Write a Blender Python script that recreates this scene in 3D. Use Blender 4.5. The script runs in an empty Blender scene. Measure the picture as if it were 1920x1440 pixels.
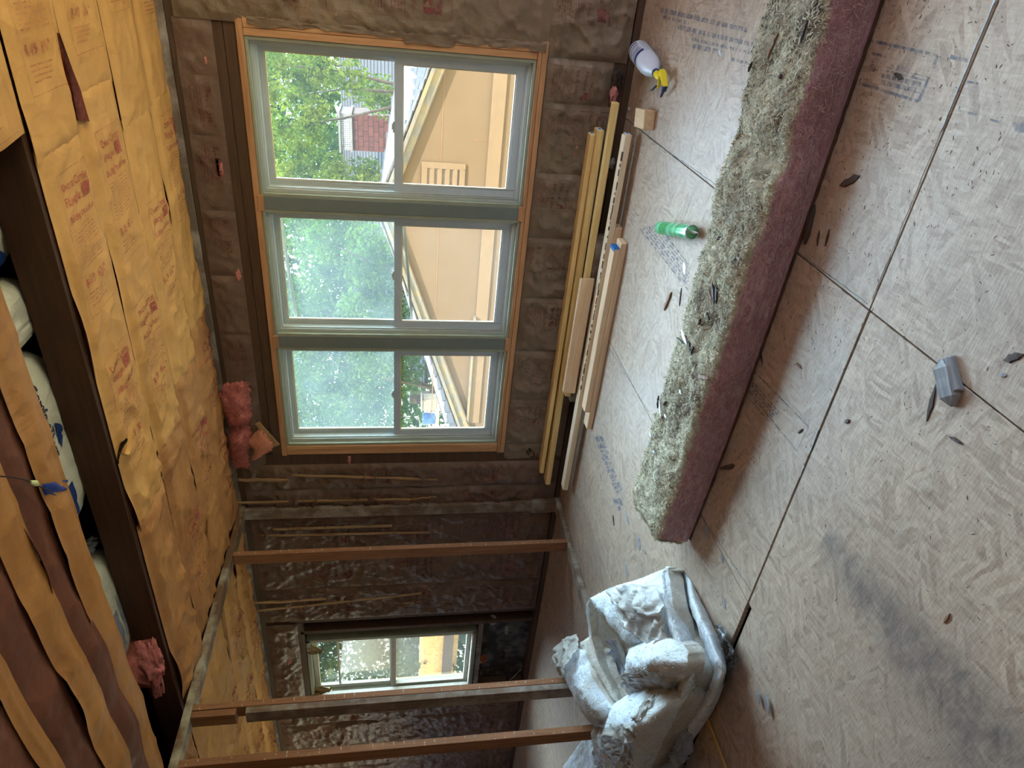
import bpy, bmesh, math, random
from mathutils import Vector, Matrix, noise
random.seed(7)
SC = bpy.context.scene
COL = SC.collection
PI = math.pi

# ------------------------------------------------------------------ camera
FPX = 1280.76
CAMZ = 1.31
YAW, PITCH, ROLL = 0.573484, 0.171489, -0.001433
_ca, _sa, _cb, _sb, _cc, _sc = (math.cos(YAW), math.sin(YAW), math.cos(PITCH), math.sin(PITCH), math.cos(ROLL), math.sin(ROLL))
_f = Vector((-_sa*_cb, _ca*_cb, -_sb)); _r = Vector((_ca, _sa, 0)); _d = _f.cross(_r)
R_RIGHT = _cc*_r + _sc*_d      # right of the upright view
R_DOWN = -_sc*_r + _cc*_d      # down of the upright view
CAM = Vector((0, 0, CAMZ))
cd = bpy.data.cameras.new('camera'); cam = bpy.data.objects.new('camera', cd); COL.objects.link(cam)
cd.sensor_fit = 'HORIZONTAL'; cd.sensor_width = 36.0; cd.lens = FPX/1920*36.0
cd.clip_start = 0.02; cd.clip_end = 200
# the photograph was taken with the phone on its side: picture right = down, picture up = right
_x = R_DOWN; _y = R_RIGHT; _z = -_f
cam.matrix_world = Matrix(((_x[0], _y[0], _z[0], CAM[0]), (_x[1], _y[1], _z[1], CAM[1]), (_x[2], _y[2], _z[2], CAM[2]), (0, 0, 0, 1)))
SC.camera = cam

# ------------------------------------------------------------------ light
wd = bpy.data.worlds.new('sky'); SC.world = wd; wd.use_nodes = True
wn = wd.node_tree.nodes; wl = wd.node_tree.links; wn.clear()
sky = wn.new('ShaderNodeTexSky'); sky.sky_type = 'NISHITA'; sky.sun_disc = False
sky.sun_elevation = math.radians(48); sky.sun_rotation = math.radians(140); sky.air_density = 1.0; sky.dust_density = 1.5
bg = wn.new('ShaderNodeBackground'); bg.inputs[1].default_value = 0.25
wo = wn.new('ShaderNodeOutputWorld'); wl.new(sky.outputs[0], bg.inputs[0]); wl.new(bg.outputs[0], wo.inputs[0])

def sun_lamp(name, to_sun, strength, angle, color):
    l = bpy.data.lights.new(name, 'SUN'); l.energy = strength; l.angle = math.radians(angle); l.color = color
    o = bpy.data.objects.new(name, l); COL.objects.link(o)
    o.rotation_euler = (-Vector(to_sun)).to_track_quat('-Z', 'Y').to_euler(); o.location = (0, 0, 20)
    return o
sun_lamp('sun', (0.46, -0.52, 0.72), 6.0, 0.6, (1.0, 0.93, 0.80))
# the bright open sky beyond the windows, as one broad soft source
sun_lamp('open_sky', (0.12, 0.76, 0.62), 27.0, 85, (0.57, 0.81, 1.0))

SC.view_settings.view_transform = 'Standard'
SC.view_settings.look = 'None'
SC.view_settings.exposure = 1.04
SC.view_settings.gamma = 1.0
SC.view_settings.use_curve_mapping = False
SC.cycles.max_bounces = 8; SC.cycles.diffuse_bounces = 5; SC.cycles.glossy_bounces = 2
SC.cycles.transparent_max_bounces = 12; SC.cycles.transmission_bounces = 4
SC.cycles.use_adaptive_sampling = True; SC.cycles.adaptive_threshold = 0.06
SC.cycles.use_denoising = True
SC.cycles.caustics_reflective = False; SC.cycles.caustics_refractive = False
SC.cycles.sample_clamp_indirect = 6.0

# ------------------------------------------------------------------ helpers
def ray(x, y):
    return R_DOWN*(x-960) - R_RIGHT*(y-720) + _f*FPX
def F(x, y, z=0.0):                       # point of the level plane at height z
    d = ray(x, y); return CAM + d*((z-CAMZ)/d.z)
def W(x, y, Y):                           # point of the plane parallel to the window wall
    d = ray(x, y); return CAM + d*(Y/d.y)
def PXp(x, y, X):
    d = ray(x, y); return CAM + d*(X/d.x)
def V(*a): return Vector(a)
def nz(x, y, z=0.0): return noise.noise(Vector((x, y, z)))
def fbm(x, y, z=0.0, o=4):
    s = 0; a = 1; f = 1
    for i in range(o):
        s += a*noise.noise(Vector((x*f, y*f, z*f+i*7.3))); a *= .5; f *= 2.07
    return s
def ridge(x, y, z=0.0):
    return 1.0 - min(1.0, abs(noise.noise(Vector((x, y, z))))*3.2)
def sstep(a, b, x):
    t = max(0.0, min(1.0, (x-a)/(b-a))) if a != b else float(x >= a)
    return t*t*(3-2*t)

class MB:
    def __init__(s): s.v = []; s.f = []; s.sm = []; s.mi = []
    def add(s, vs, fs, smooth=False, mi=0):
        o = len(s.v); s.v += [tuple(v) for v in vs]
        for f in fs: s.f.append([i+o for i in f]); s.sm.append(smooth); s.mi.append(mi)
        return s
    def hexa(s, p, mi=0):                 # p: 4 bottom, 4 top
        return s.add(p, [(3,2,1,0),(4,5,6,7),(0,1,5,4),(1,2,6,5),(2,3,7,6),(3,0,4,7)], False, mi)
    def box(s, x0, x1, y0, y1, z0, z1, mi=0):
        x0, x1 = min(x0,x1), max(x0,x1); y0, y1 = min(y0,y1), max(y0,y1); z0, z1 = min(z0,z1), max(z0,z1)
        return s.hexa([(x0,y0,z0),(x1,y0,z0),(x1,y1,z0),(x0,y1,z0),(x0,y0,z1),(x1,y0,z1),(x1,y1,z1),(x0,y1,z1)], mi)
    def grid(s, fn, nu, nv, smooth=True, mi=0, wrap=False):
        vs = []; fs = []
        for i in range(nu+1):
            for j in range(nv+1): vs.append(fn(i/nu, j/nv))
        for i in range(nu):
            for j in range(nv):
                a = i*(nv+1)+j; fs.append((a, a+nv+1, a+nv+2, a+1))
        return s.add(vs, fs, smooth, mi)
    def slab(s, fn, nu, nv, nrm, t, smooth=True, mi=0, mi_side=None):   # grid + offset copy + rim
        if mi_side is None: mi_side = mi
        top = []; bot = []
        for i in range(nu+1):
            for j in range(nv+1):
                p = Vector(fn(i/nu, j/nv)); top.append(p)
                n = nrm(i/nu, j/nv) if callable(nrm) else Vector(nrm)
                bot.append(p + n*t)
        o = len(s.v); n = len(top)
        s.v += [tuple(p) for p in top] + [tuple(p) for p in bot]
        def q(*f, m=mi, sm=smooth): s.f.append([k+o for k in f]); s.sm.append(sm); s.mi.append(m)
        w = nv+1
        for i in range(nu):
            for j in range(nv):
                a = i*w+j; q(a, a+w, a+w+1, a+1); q(n+a, n+a+1, n+a+w+1, n+a+w)
        for i in range(nu):
            a = i*w; q(a, n+a, n+a+w, a+w, m=mi_side, sm=False); b = i*w+nv; q(b, b+w, n+b+w, n+b, m=mi_side, sm=False)
        for j in range(nv):
            a = j; q(a, a+1, n+a+1, n+a, m=mi_side, sm=False); b = nu*w+j; q(b, n+b, n+b+1, b+1, m=mi_side, sm=False)
        return s
    def tube(s, pts, r, n=8, smooth=True, mi=0, cap=True):
        pts = [Vector(p) for p in pts]; rs = r if isinstance(r, (list, tuple)) else [r]*len(pts)
        vs = []; fs = []; up = Vector((0.13, 0.21, 0.97))
        for k, p in enumerate(pts):
            t = (pts[min(k+1, len(pts)-1)] - pts[max(k-1, 0)]).normalized()
            a = t.cross(up)
            if a.length < 1e-3: a = t.cross(Vector((1, 0, 0)))
            a.normalize(); b = t.cross(a)
            for i in range(n):
                g = 2*PI*i/n; vs.append(p + (a*math.cos(g) + b*math.sin(g))*rs[k])
        for k in range(len(pts)-1):
            for i in range(n):
                j = (i+1) % n; fs.append((k*n+i, k*n+j, (k+1)*n+j, (k+1)*n+i))
        if cap: fs.append(tuple(range(n))[::-1]); fs.append(tuple(range((len(pts)-1)*n, len(pts)*n)))
        return s.add(vs, fs, smooth, mi)
    def lathe(s, prof, M, n=24, smooth=True, mi=0):   # prof: (r, h) along local z, M: Matrix
        vs = []; fs = []
        for r, h in prof:
            for i in range(n): vs.append(M @ Vector((r*math.cos(2*PI*i/n), r*math.sin(2*PI*i/n), h)))
        for k in range(len(prof)-1):
            for i in range(n):
                j = (i+1) % n; fs.append((k*n+i, k*n+j, (k+1)*n+j, (k+1)*n+i))
        fs.append(tuple(range(n))[::-1]); fs.append(tuple(range((len(prof)-1)*n, len(prof)*n)))
        return s.add(vs, fs, smooth, mi)
    def poly(s, pts, off, mi=0):          # prism of a planar outline
        n = len(pts); off = Vector(off)
        a = [Vector(p) for p in pts]; b = [p+off for p in a]
        return s.add(a+b, [tuple(range(n))[::-1], tuple(range(n, 2*n))] + [(i, (i+1) % n, n+(i+1) % n, n+i) for i in range(n)], False, mi)
    def build(s, name, mats, parent=None, label=None, kind=None, bevel=0.0, fix=True, origin=None):
        me = bpy.data.meshes.new(name); me.from_pydata(s.v, [], s.f)
        for p, sm, mi in zip(me.polygons, s.sm, s.mi): p.use_smooth = sm; p.material_index = mi
        for m in (mats if isinstance(mats, (list, tuple)) else [mats]): me.materials.append(m)
        if fix or bevel:
            bm = bmesh.new(); bm.from_mesh(me)
            if bevel:
                bmesh.ops.remove_doubles(bm, verts=bm.verts, dist=1e-5)
                bmesh.ops.bevel(bm, geom=[e for e in bm.edges], offset=bevel, segments=1, affect='EDGES', clamp_overlap=True)
            if fix: bmesh.ops.recalc_face_normals(bm, faces=bm.faces)
            bm.to_mesh(me); bm.free()
        me.update()
        o = bpy.data.objects.new(name, me); COL.objects.link(o)
        if parent is not None: o.parent = parent
        if label: o['label'] = label
        if kind: o['kind'] = kind
        return o

def thing(name, label, cat, group=None, loc=(0, 0, 0)):
    o = bpy.data.objects.new(name, None); COL.objects.link(o); o.empty_display_size = .05
    o.location = loc; tag(o, label, cat, group); return o
def tag(o, label, cat, group=None):
    o['label'] = label; o['category'] = cat
    if group: o['group'] = group
    return o
def structure(name, label=None):
    o = bpy.data.objects.new(name, None); COL.objects.link(o); o['kind'] = 'structure'
    o.empty_display_size = .05
    if label: o['label'] = label
    return o
def reorigin(root, p):
    """put the Empty at the base of its thing without moving the parts"""
    root.location = p
    for c in root.children: c.matrix_parent_inverse = Matrix.Translation(-Vector(p))

# ------------------------------------------------------------------ materials
def lin(r, g, b):
    f = lambda c: (c/255/12.92) if c/255 <= .04045 else ((c/255+.055)/1.055)**2.4
    return (f(r), f(g), f(b), 1)
class NT:
    def __init__(s, name):
        s.m = bpy.data.materials.new(name); s.m.use_nodes = True
        s.n = s.m.node_tree.nodes; s.l = s.m.node_tree.links
        s.b = s.n['Principled BSDF']; s.out = s.n['Material Output']
        s.b.inputs['Specular IOR Level'].default_value = .25
    def node(s, t, **kw):
        n = s.n.new(t)
        for k, v in kw.items(): setattr(n, k, v)
        return n
    def link(s, a, b): s.l.new(a, b)
    def coord(s, scale=(1, 1, 1), rot=(0, 0, 0), rnd=0.0, src='Object'):
        tc = s.node('ShaderNodeTexCoord'); mp = s.node('ShaderNodeMapping')
        mp.inputs['Scale'].default_value = scale; mp.inputs['Rotation'].default_value = rot
        s.link(tc.outputs[src], mp.inputs['Vector'])
        if rnd:
            oi = s.node('ShaderNodeObjectInfo'); mu = s.node('ShaderNodeVectorMath', operation='MULTIPLY')
            cx = s.node('ShaderNodeCombineXYZ')
            for k in range(3): s.link(oi.outputs['Random'], cx.inputs[k])
            mu.inputs[1].default_value = (rnd, rnd*1.7, rnd*.6); s.link(cx.outputs[0], mu.inputs[0]); s.link(mu.outputs[0], mp.inputs['Location'])
        return mp.outputs[0]
    def noise(s, vec, scale=5, detail=4, rough=.55, dist=0.0):
        n = s.node('ShaderNodeTexNoise'); n.inputs['Scale'].default_value = scale; n.inputs['Detail'].default_value = detail
        n.inputs['Roughness'].default_value = rough; n.inputs['Distortion'].default_value = dist
        s.link(vec, n.inputs['Vector']); return n.outputs[0]
    def voro(s, vec, scale=5, out='Color', feature='F1', rnd=1.0):
        n = s.node('ShaderNodeTexVoronoi', feature=feature); n.inputs['Scale'].default_value = scale
        n.inputs['Randomness'].default_value = rnd
        s.link(vec, n.inputs['Vector']); return n.outputs[out]
    def ramp(s, fac, stops, interp='LINEAR'):
        r = s.node('ShaderNodeValToRGB'); r.color_ramp.interpolation = interp
        e = r.color_ramp.elements
        while len(e) < len(stops): e.new(.5)
        for k, (p, c) in enumerate(stops): e[k].position = p; e[k].color = c
        s.link(fac, r.inputs[0]); return r.outputs[0]
    def mix(s, fac, a, b, mode='MIX'):
        n = s.node('ShaderNodeMix', data_type='RGBA', blend_type=mode)
        for v, i in ((fac, 0), (a, 6), (b, 7)):
            if hasattr(v, 'is_output'): s.link(v, n.inputs[i])
            else: n.inputs[i].default_value = v
        return n.outputs[2]
    def math(s, op, a, b=0.0, clamp=False):
        n = s.node('ShaderNodeMath', operation=op, use_clamp=clamp)
        for v, i in ((a, 0), (b, 1)):
            if hasattr(v, 'is_output'): s.link(v, n.inputs[i])
            else: n.inputs[i].default_value = v
        return n.outputs[0]
    def color(s, c):
        if hasattr(c, 'is_output'): s.link(c, s.b.inputs['Base Color'])
        else: s.b.inputs['Base Color'].default_value = c
        return s
    def rough(s, r):
        if hasattr(r, 'is_output'): s.link(r, s.b.inputs['Roughness'])
        else: s.b.inputs['Roughness'].default_value = r
        return s
    def bump(s, h, strength=.3, dist=.01):
        b = s.node('ShaderNodeBump'); b.inputs['Strength'].default_value = strength; b.inputs['Distance'].default_value = dist
        s.link(h, b.inputs['Height']); s.link(b.outputs[0], s.b.inputs['Normal']); return s

def wood(name, base, dark, axis=0, rough=.6, contrast=1.0, stain=None):
    t = NT(name); sc = [28, 28, 28]; sc[axis] = 1.6
    v = t.coord(tuple(sc), rnd=13.0)
    n1 = t.noise(v, 1.0, 5, .6, 1.4); v2 = t.coord(tuple(x*3.1 for x in sc), rnd=5.0); n2 = t.noise(v2, 1.0, 3, .5)
    c = t.ramp(n1, [(.32, dark), (.5+.12*(1-contrast), tuple((a*.45+b*.55) for a, b in zip(dark, base))), (.68, base)])
    c = t.mix(.35, c, t.ramp(n2, [(.3, dark), (.7, base)]))
    if stain:
        n3 = t.noise(t.coord((3, 3, 3), rnd=9.0), 2.0, 5, .65)
        c = t.mix(t.ramp(n3, [(.46, (0, 0, 0, 1)), (.66, (1, 1, 1, 1))]), c, stain)
    t.color(c).rough(rough).bump(n2, .25, .002); return t.m

def kraft(name, base, dark, spots=None, rough=.62, crumple=.18):
    t = NT(name); v = t.coord((1, 1, 1), rnd=3.0)
    n1 = t.noise(v, 3.0, 5, .6); n2 = t.noise(v, 55, 3, .6)
    c = t.ramp(n1, [(.33, dark), (.66, base)])
    c = t.mix(.18, c, t.ramp(n2, [(.35, dark), (.65, base)]))
    if spots:
        n3 = t.noise(v, 7.0, 6, .7); c = t.mix(t.ramp(n3, [(.60, (0, 0, 0, 1)), (.70, (.8, .8, .8, 1))]), c, spots)
    v3 = t.coord((14, 5, 14), rnd=2.0); n4 = t.noise(v3, 1.0, 2, .6, 2.0)
    nd = t.noise(v, 6.0, 1, .6); ad = t.node('ShaderNodeVectorMath', operation='MULTIPLY_ADD'); t.link(nd, ad.inputs[0]); ad.inputs[1].default_value = (.14, .14, .14); t.link(v, ad.inputs[2])
    vo = t.voro(ad.outputs[0], 10.0, 'Distance')
    hh = t.math('ADD', t.math('MULTIPLY', n4, .5), t.math('MULTIPLY', vo, 1.2))
    t.color(c).rough(rough).bump(hh, crumple, .03)
    return t.m

def plain(name, col, rough=.5, spec=.3, metal=0.0, var=.12, scale=12, bump=0.0, dark=None):
    t = NT(name); v = t.coord((1, 1, 1), rnd=4.0); n = t.noise(v, scale, 4, .6)
    d = dark or tuple(c*(1-var*2) for c in col[:3])+(1,)
    t.color(t.ramp(n, [(.3, d), (.7, col)])).rough(rough)
    t.b.inputs['Specular IOR Level'].default_value = spec; t.b.inputs['Metallic'].default_value = metal
    if bump: t.bump(n, bump, .01)
    return t.m

M = {}
M['kraft_ceiling'] = kraft('kraft_paper', lin(216, 164, 98), lin(196, 144, 80))
M['kraft_wall'] = kraft('kraft_paper_aged', lin(134, 117, 99), lin(108, 92, 76), rough=.40, crumple=.26)
M['kraft_brown'] = kraft('kraft_paper_brown', lin(120, 98, 85), lin(96, 76, 66), rough=.42, crumple=.24)
M['kraft_dim'] = kraft('kraft_paper_browned', lin(190, 136, 82), lin(160, 108, 64), spots=lin(140, 84, 56))
M['kraft_red'] = kraft('kraft_paper_stained', lin(122, 74, 54), lin(94, 54, 40), spots=lin(84, 44, 36))
M['kraft_smooth'] = kraft('kraft_flange', lin(186, 132, 76), lin(160, 108, 58), rough=.5)
M['flange_wall'] = kraft('kraft_flange_wall', lin(170, 138, 98), lin(146, 114, 80), rough=.6)
M['ink'] = plain('red_ink', lin(150, 84, 66), .7, var=.05, scale=60)
M['ink_strong'] = plain('pink_ink', lin(165, 78, 72), .7, var=.05, scale=60)
M['ink_wall'] = plain('faded_red_ink', lin(112, 60, 58), .7, var=.06, scale=60)
M['pink_fiber'] = plain('pink_fiberglass', lin(206, 136, 130), .95, .05, var=.16, scale=26, bump=.6)
M['pink_deep'] = plain('deep_pink_fiberglass', lin(204, 122, 114), .95, .05, var=.22, scale=30, bump=.8)
M['pink_dark'] = plain('shaded_gap_red', lin(120, 66, 58), .95, .05, var=.3, scale=40, bump=.8)  # dark red of the ceiling gap, its shade mixed into the colour
M['pine'] = wood('pine_board', lin(240, 214, 152), lin(216, 180, 112), 0)
M['pine_pale'] = wood('pale_pine_board', lin(238, 222, 192), lin(216, 192, 158), 0)
M['pine_warm'] = wood('warm_pine_board', lin(234, 206, 172), lin(208, 174, 138), 0)
M['trim_x'] = wood('fir_trim_level', lin(200, 154, 114), lin(158, 112, 76), 0)
M['trim_z'] = wood('fir_trim_upright', lin(208, 162, 120), lin(166, 120, 82), 2)
M['stud_new'] = wood('fir_stud', lin(160, 112, 78), lin(116, 76, 50), 2)
M['stud_old'] = wood('weathered_stud', lin(128, 106, 88), lin(86, 70, 58), 2, stain=lin(150, 140, 130))
M['plate_old'] = wood('weathered_plate', lin(128, 112, 98), lin(86, 74, 66), 0, stain=lin(160, 150, 142))
M['plate_y'] = wood('weathered_plate_y', lin(146, 128, 108), lin(98, 84, 70), 1, stain=lin(176, 170, 160))
M['joist'] = wood('dark_joist', lin(84, 54, 36), lin(58, 36, 24), 0)
M['header'] = wood('dark_header', lin(92, 70, 55), lin(70, 52, 41), 0, contrast=.6)
M['sheathing'] = wood('dark_sheathing', lin(58, 48, 42), lin(30, 26, 24), 0, stain=lin(110, 110, 108))
M['vinyl'] = plain('window_frame_paint', lin(186, 194, 192), .42, .4, var=.05)
M['vinyl_skylit'] = plain('window_sash_skylit', lin(188, 200, 210), .4, .4, var=.04)  # bluer than the frame: glancing sky light put into the colour
M['reveal'] = plain('sage_paint', lin(158, 164, 146), .5, .3, var=.08)
M['slate'] = plain('slate_green_paint', lin(116, 126, 124), .5, .3, var=.05)
M['cream'] = plain('cream_trim', lin(214, 206, 180), .5, .3, var=.06)
M['black'] = plain('black_plastic', lin(24, 24, 26), .5, .3, var=.05)
M['metal'] = plain('bright_steel', lin(200, 202, 206), .34, .5, .6, var=.04)

def glass(name, haze, tint=(1, 1, 1, 1), scale=2.0):
    t = NT(name); t.n.remove(t.b)
    tr = t.node('ShaderNodeBsdfTransparent'); tr.inputs[0].default_value = tint
    gl = t.node('ShaderNodeBsdfGlossy'); gl.inputs['Roughness'].default_value = .02
    fr = t.node('ShaderNodeFresnel'); fr.inputs[0].default_value = 1.45
    m1 = t.node('ShaderNodeMixShader'); t.link(t.math('MULTIPLY', fr.outputs[0], .6), m1.inputs[0])
    t.link(tr.outputs[0], m1.inputs[1]); t.link(gl.outputs[0], m1.inputs[2])
    tl = t.node('ShaderNodeBsdfTranslucent'); tl.inputs[0].default_value = (.82, .9, .88, 1)
    v = t.coord((1, 1, 1), rnd=6.0); n = t.noise(v, scale, 5, .6)
    h = t.ramp(n, [(.3, (haze*.45,)*3+(1,)), (.75, (haze,)*3+(1,))])
    m2 = t.node('ShaderNodeMixShader'); t.link(h, m2.inputs[0]); t.link(m1.outputs[0], m2.inputs[1]); t.link(tl.outputs[0], m2.inputs[2])
    t.link(m2.outputs[0], t.out.inputs[0]); return t.m
M['glass_clear'] = glass('window_glass_clear', .003)
M['glass_dusty'] = glass('window_glass_dusty', .011)
M['glass_foggy'] = glass('window_glass_foggy', .040, (.94, .98, .97, 1))

def osb():
    t = NT('osb')
    cols = []
    for k, (rot, sx, sy, rd) in enumerate(((.4, 14, 70, 3.0), (1.5, 18, 80, 7.0), (2.45, 13, 60, 5.0))):
        tc = t.coord((1, 1, 1), (0, 0, rot), rnd=rd)
        mp = t.node('ShaderNodeMapping'); mp.inputs['Scale'].default_value = (sx, sy, 1); t.link(tc, mp.inputs[0])
        nd = t.noise(tc, 9, 2); ad = t.node('ShaderNodeVectorMath', operation='MULTIPLY_ADD')
        t.link(nd, ad.inputs[0]); ad.inputs[1].default_value = (2.2, 2.2, 0); t.link(mp.outputs[0], ad.inputs[2])
        vc = t.voro(ad.outputs[0], 1.0)
        sep = t.node('ShaderNodeSeparateColor'); t.link(vc, sep.inputs[0])
        cols.append((sep.outputs[0], sep.outputs[1]))
    v = t.coord((1, 1, 1), rnd=3.0)
    pick = t.noise(v, 6, 3); 
    f1 = t.mix(t.ramp(pick, [(.45, (0, 0, 0, 1)), (.52, (1, 1, 1, 1))]), cols[0][0], cols[1][0])
    p2 = t.noise(t.coord((1, 1, 1), (0, 0, .7), rnd=9.0), 8, 3)
    f2 = t.mix(t.ramp(p2, [(.5, (0, 0, 0, 1)), (.56, (1, 1, 1, 1))]), f1, cols[2][0])
    c = t.ramp(f2, [(0.0, lin(136, 114, 94)), (.3, lin(166, 146, 126)), (.65, lin(180, 162, 142)), (1.0, lin(196, 178, 156))])
    fine = t.noise(t.coord((30, 160, 30), (0, 0, .3)), 1.0, 4, .6); fine2 = t.noise(t.coord((150, 26, 30), (0, 0, .5)), 1.0, 4, .6)
    c = t.mix(.30, c, t.ramp(fine, [(.36, lin(126, 106, 88)), (.6, lin(188, 170, 150))]))
    c = t.mix(.22, c, t.ramp(fine2, [(.36, lin(120, 100, 84)), (.6, lin(190, 172, 152))]))
    # larger patches of grime and walked-in dust
    g = t.noise(v, 1.3, 5, .6); c = t.mix(t.ramp(g, [(.42, (0, 0, 0, 1)), (.72, (.55, .55, .55, 1))]), c, lin(138, 124, 116))
    # dark specks
    sp = t.noise(t.coord((60, 120, 60), (0, 0, .2)), 1.0, 2, .5); c = t.mix(t.ramp(sp, [(.71, (0, 0, 0, 1)), (.76, (.9, .9, .9, 1))]), c, lin(70, 54, 44))
    # a wet-looking dark stain trodden into the near sheets, along one line of the floor
    geo = t.node('ShaderNodeNewGeometry'); sepx = t.node('ShaderNodeSeparateXYZ'); t.link(geo.outputs['Position'], sepx.inputs[0])
    A = F(1545, 1005); B = F(1860, 1400); dx, dy = (B.x-A.x), (B.y-A.y); L = math.hypot(dx, dy); dx /= L; dy /= L
    px = t.math('SUBTRACT', sepx.outputs[0], A.x); py = t.math('SUBTRACT', sepx.outputs[1], A.y)
    al = t.math('ADD', t.math('MULTIPLY', px, dx), t.math('MULTIPLY', py, dy))
    ac = t.math('ABSOLUTE', t.math('SUBTRACT', t.math('MULTIPLY', px, dy), t.math('MULTIPLY', py, dx)))
    wv = t.noise(t.coord((7, 7, 7)), 1.0, 5, .7)
    ac2 = t.math('ADD', ac, t.math('MULTIPLY', t.math('SUBTRACT', wv, .5), .16))
    m1 = t.ramp(t.math('DIVIDE', ac2, t.math('ADD', 1.0, t.math('MULTIPLY', t.math('MAXIMUM', al, 0.0), 2.6))), [(.016, (1, 1, 1, 1)), (.060, (0, 0, 0, 1))])
    m2 = t.math('MULTIPLY', t.math('MULTIPLY', m1, t.math('GREATER_THAN', al, 0.0)), t.math('LESS_THAN', al, L+.5))
    c = t.mix(t.math('MULTIPLY', m2, t.ramp(t.noise(t.coord((9, 22, 9), (0, 0, .9)), 1.0, 5, .7), [(.34, (.15,)*3+(1,)), (.62, (.66,)*3+(1,))])), c, lin(82, 80, 80))
    t.color(c).rough(t.ramp(g, [(.3, (.62,)*3+(1,)), (.7, (.45,)*3+(1,))]))
    t.b.inputs['Specular IOR Level'].default_value = .3
    t.bump(fine, .30, .003)
    return t.m
M['osb'] = osb()
M['blue_print'] = plain('blue_grey_stencil_ink', lin(108, 120, 132), .7, .2, var=.14, scale=40)
def worn(name, col, lo=.42, hi=.58, scale=60, alpha=.75):
    t = NT(name); v = t.coord((1, 1, 1), rnd=3.0); n = t.noise(v, scale, 4, .65)
    t.color(col).rough(.7)
    tr = t.node('ShaderNodeBsdfTransparent'); mx = t.node('ShaderNodeMixShader')
    t.link(t.ramp(n, [(lo, (0, 0, 0, 1)), (hi, (alpha,)*3+(1,))]), mx.inputs[0])
    t.link(tr.outputs[0], mx.inputs[1]); t.link(t.b.outputs[0], mx.inputs[2]); t.link(mx.outputs[0], t.out.inputs[0]); return t.m
M['stencil'] = worn('worn_blue_stencil', lin(92, 112, 136), .36, .60, 50, .60)
M['paper_ink'] = worn('worn_red_print', lin(176, 92, 74), .36, .56, 60, .5)
M['paper_ink_strong'] = worn('worn_pink_print', lin(178, 78, 76), .34, .5, 50, .72)
M['wall_ink'] = worn('worn_dark_red_print', lin(142, 58, 66), .36, .54, 60, .62)

# ================================================================== SETTING
YW = 3.984            # inner face of the window wall
ZC = 2.46             # ceiling level
XL, XR, YB = -8.2, 1.8, -1.8

# ---------------------------------------------------------------- floor
floor = structure('floor')
XS = [XR, 0.465, -0.755, -1.975, -3.195, -4.415, -5.635, -6.855, XL]
YS = [YW+.05, 1.55, -0.89, YB]
panels = {}
for i in range(len(XS)-1):
    for j in range(len(YS)-1):
        x1, x0, y1, y0 = XS[i], XS[i+1], YS[j], YS[j+1]
        g = .0022; gx0 = gx1 = g; gy1 = g
        z = 0.0
        if (i, j) == (2, 1): gy1 = .006            # open black joint
        if i == 3 and j == 1: z = -.010; gy1 = .018    # the dropped sheet with the wide open joint
        m = MB(); m.box(x0+gx0, x1-gx1, y0+g, y1-gy1, z-.019, z)
        panels[(i, j)] = m.build('osb_panel', M['osb'], floor, bevel=.0012)
        o = panels[(i, j)]
m = MB(); m.box(XL, XR, YB, YW+.12, -.16, -.034); m.build('subfloor', plain('dark_underfloor', lin(26, 21, 18), .9, .1), floor)
# glue and caulk squeezed out of the joints
M['glue'] = plain('dried_glue', lin(112, 128, 124), .6, .3, var=.2, scale=50)
M['glue_white'] = plain('white_caulk', lin(190, 206, 214), .5, .3, var=.12, scale=50)
def bead(a, b, r, mat, name='glue_bead', wob=.0025, parent=floor):
    a = Vector(a); b = Vector(b); L = (b-a).length; n = max(6, int(L/.012)); side = (b-a).cross(V(0, 0, 1)).normalized()
    pts = []; rs = []
    for k in range(n+1):
        t = k/n; q = a.lerp(b, t) + side*nz(t*L*40, 3.1, a.x)*wob
        pts.append(q); rs.append(max(.0006, r*(.55+.9*abs(nz(t*L*60, a.y, 7))))) 
    m = MB(); m.tube(pts, rs, 6); return m.build(name, mat, parent)
bead(F(1866, 0, .001), F(1765, 245, .001), .0024, M['glue_white'])
bead(F(1765, 245, .0), F(1636, 560, .0), .0011, M['glue'])
bead(F(1215, 258, .0), F(1345, 348, .0), .0020, M['glue'])
bead(F(1482, 462, .0), F(1628, 570, .0), .0019, M['glue'])
bead(F(1140, 648, .0), F(1216, 772, .0), .0018, M['glue'])
bead(F(1535, 805, .001), F(1518, 850, .001), .0028, M['glue_white'])
bead(F(1508, 875, .001), F(1500, 895, .001), .0022, M['glue_white'])
bead(F(1310, 960, .0), F(1408, 1108, .0), .0022, M['glue'])

# mill stencils on the sheets (worn, not legible)
def stencil(px, panel, name='stencil_print'):
    """px: list of pixel quads of the flat print"""
    m = MB()
    for q in px:
        m.add([F(x, y, .0006) for x, y in q], [(0, 1, 2, 3)])
    return m.build(name, M['stencil'], panel, fix=False)
def bar(x0, y0, x1, y1, w):
    dx, dy = x1-x0, y1-y0; L = math.hypot(dx, dy); nx, ny = -dy/L*w/2, dx/L*w/2
    return [(x0+nx, y0+ny), (x1+nx, y1+ny), (x1-nx, y1-ny), (x0-nx, y0-ny)]
def textbars(o, ux, uy, rows):
    """rows: (across, along0, along1, thick); broken up into word lengths"""
    out = []; L = math.hypot(ux, uy); ux /= L; uy /= L; vx, vy = -uy, ux
    for ac, a0, a1, th in rows:
        a = a0
        while a < a1:
            w = min(a1-a, random.uniform(5, 15)); 
            out.append(bar(o[0]+ux*a+vx*ac, o[1]+uy*a+vy*ac, o[0]+ux*(a+w)+vx*ac, o[1]+uy*(a+w)+vy*ac, th)); a += w+random.uniform(2, 4)
    return out
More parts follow.
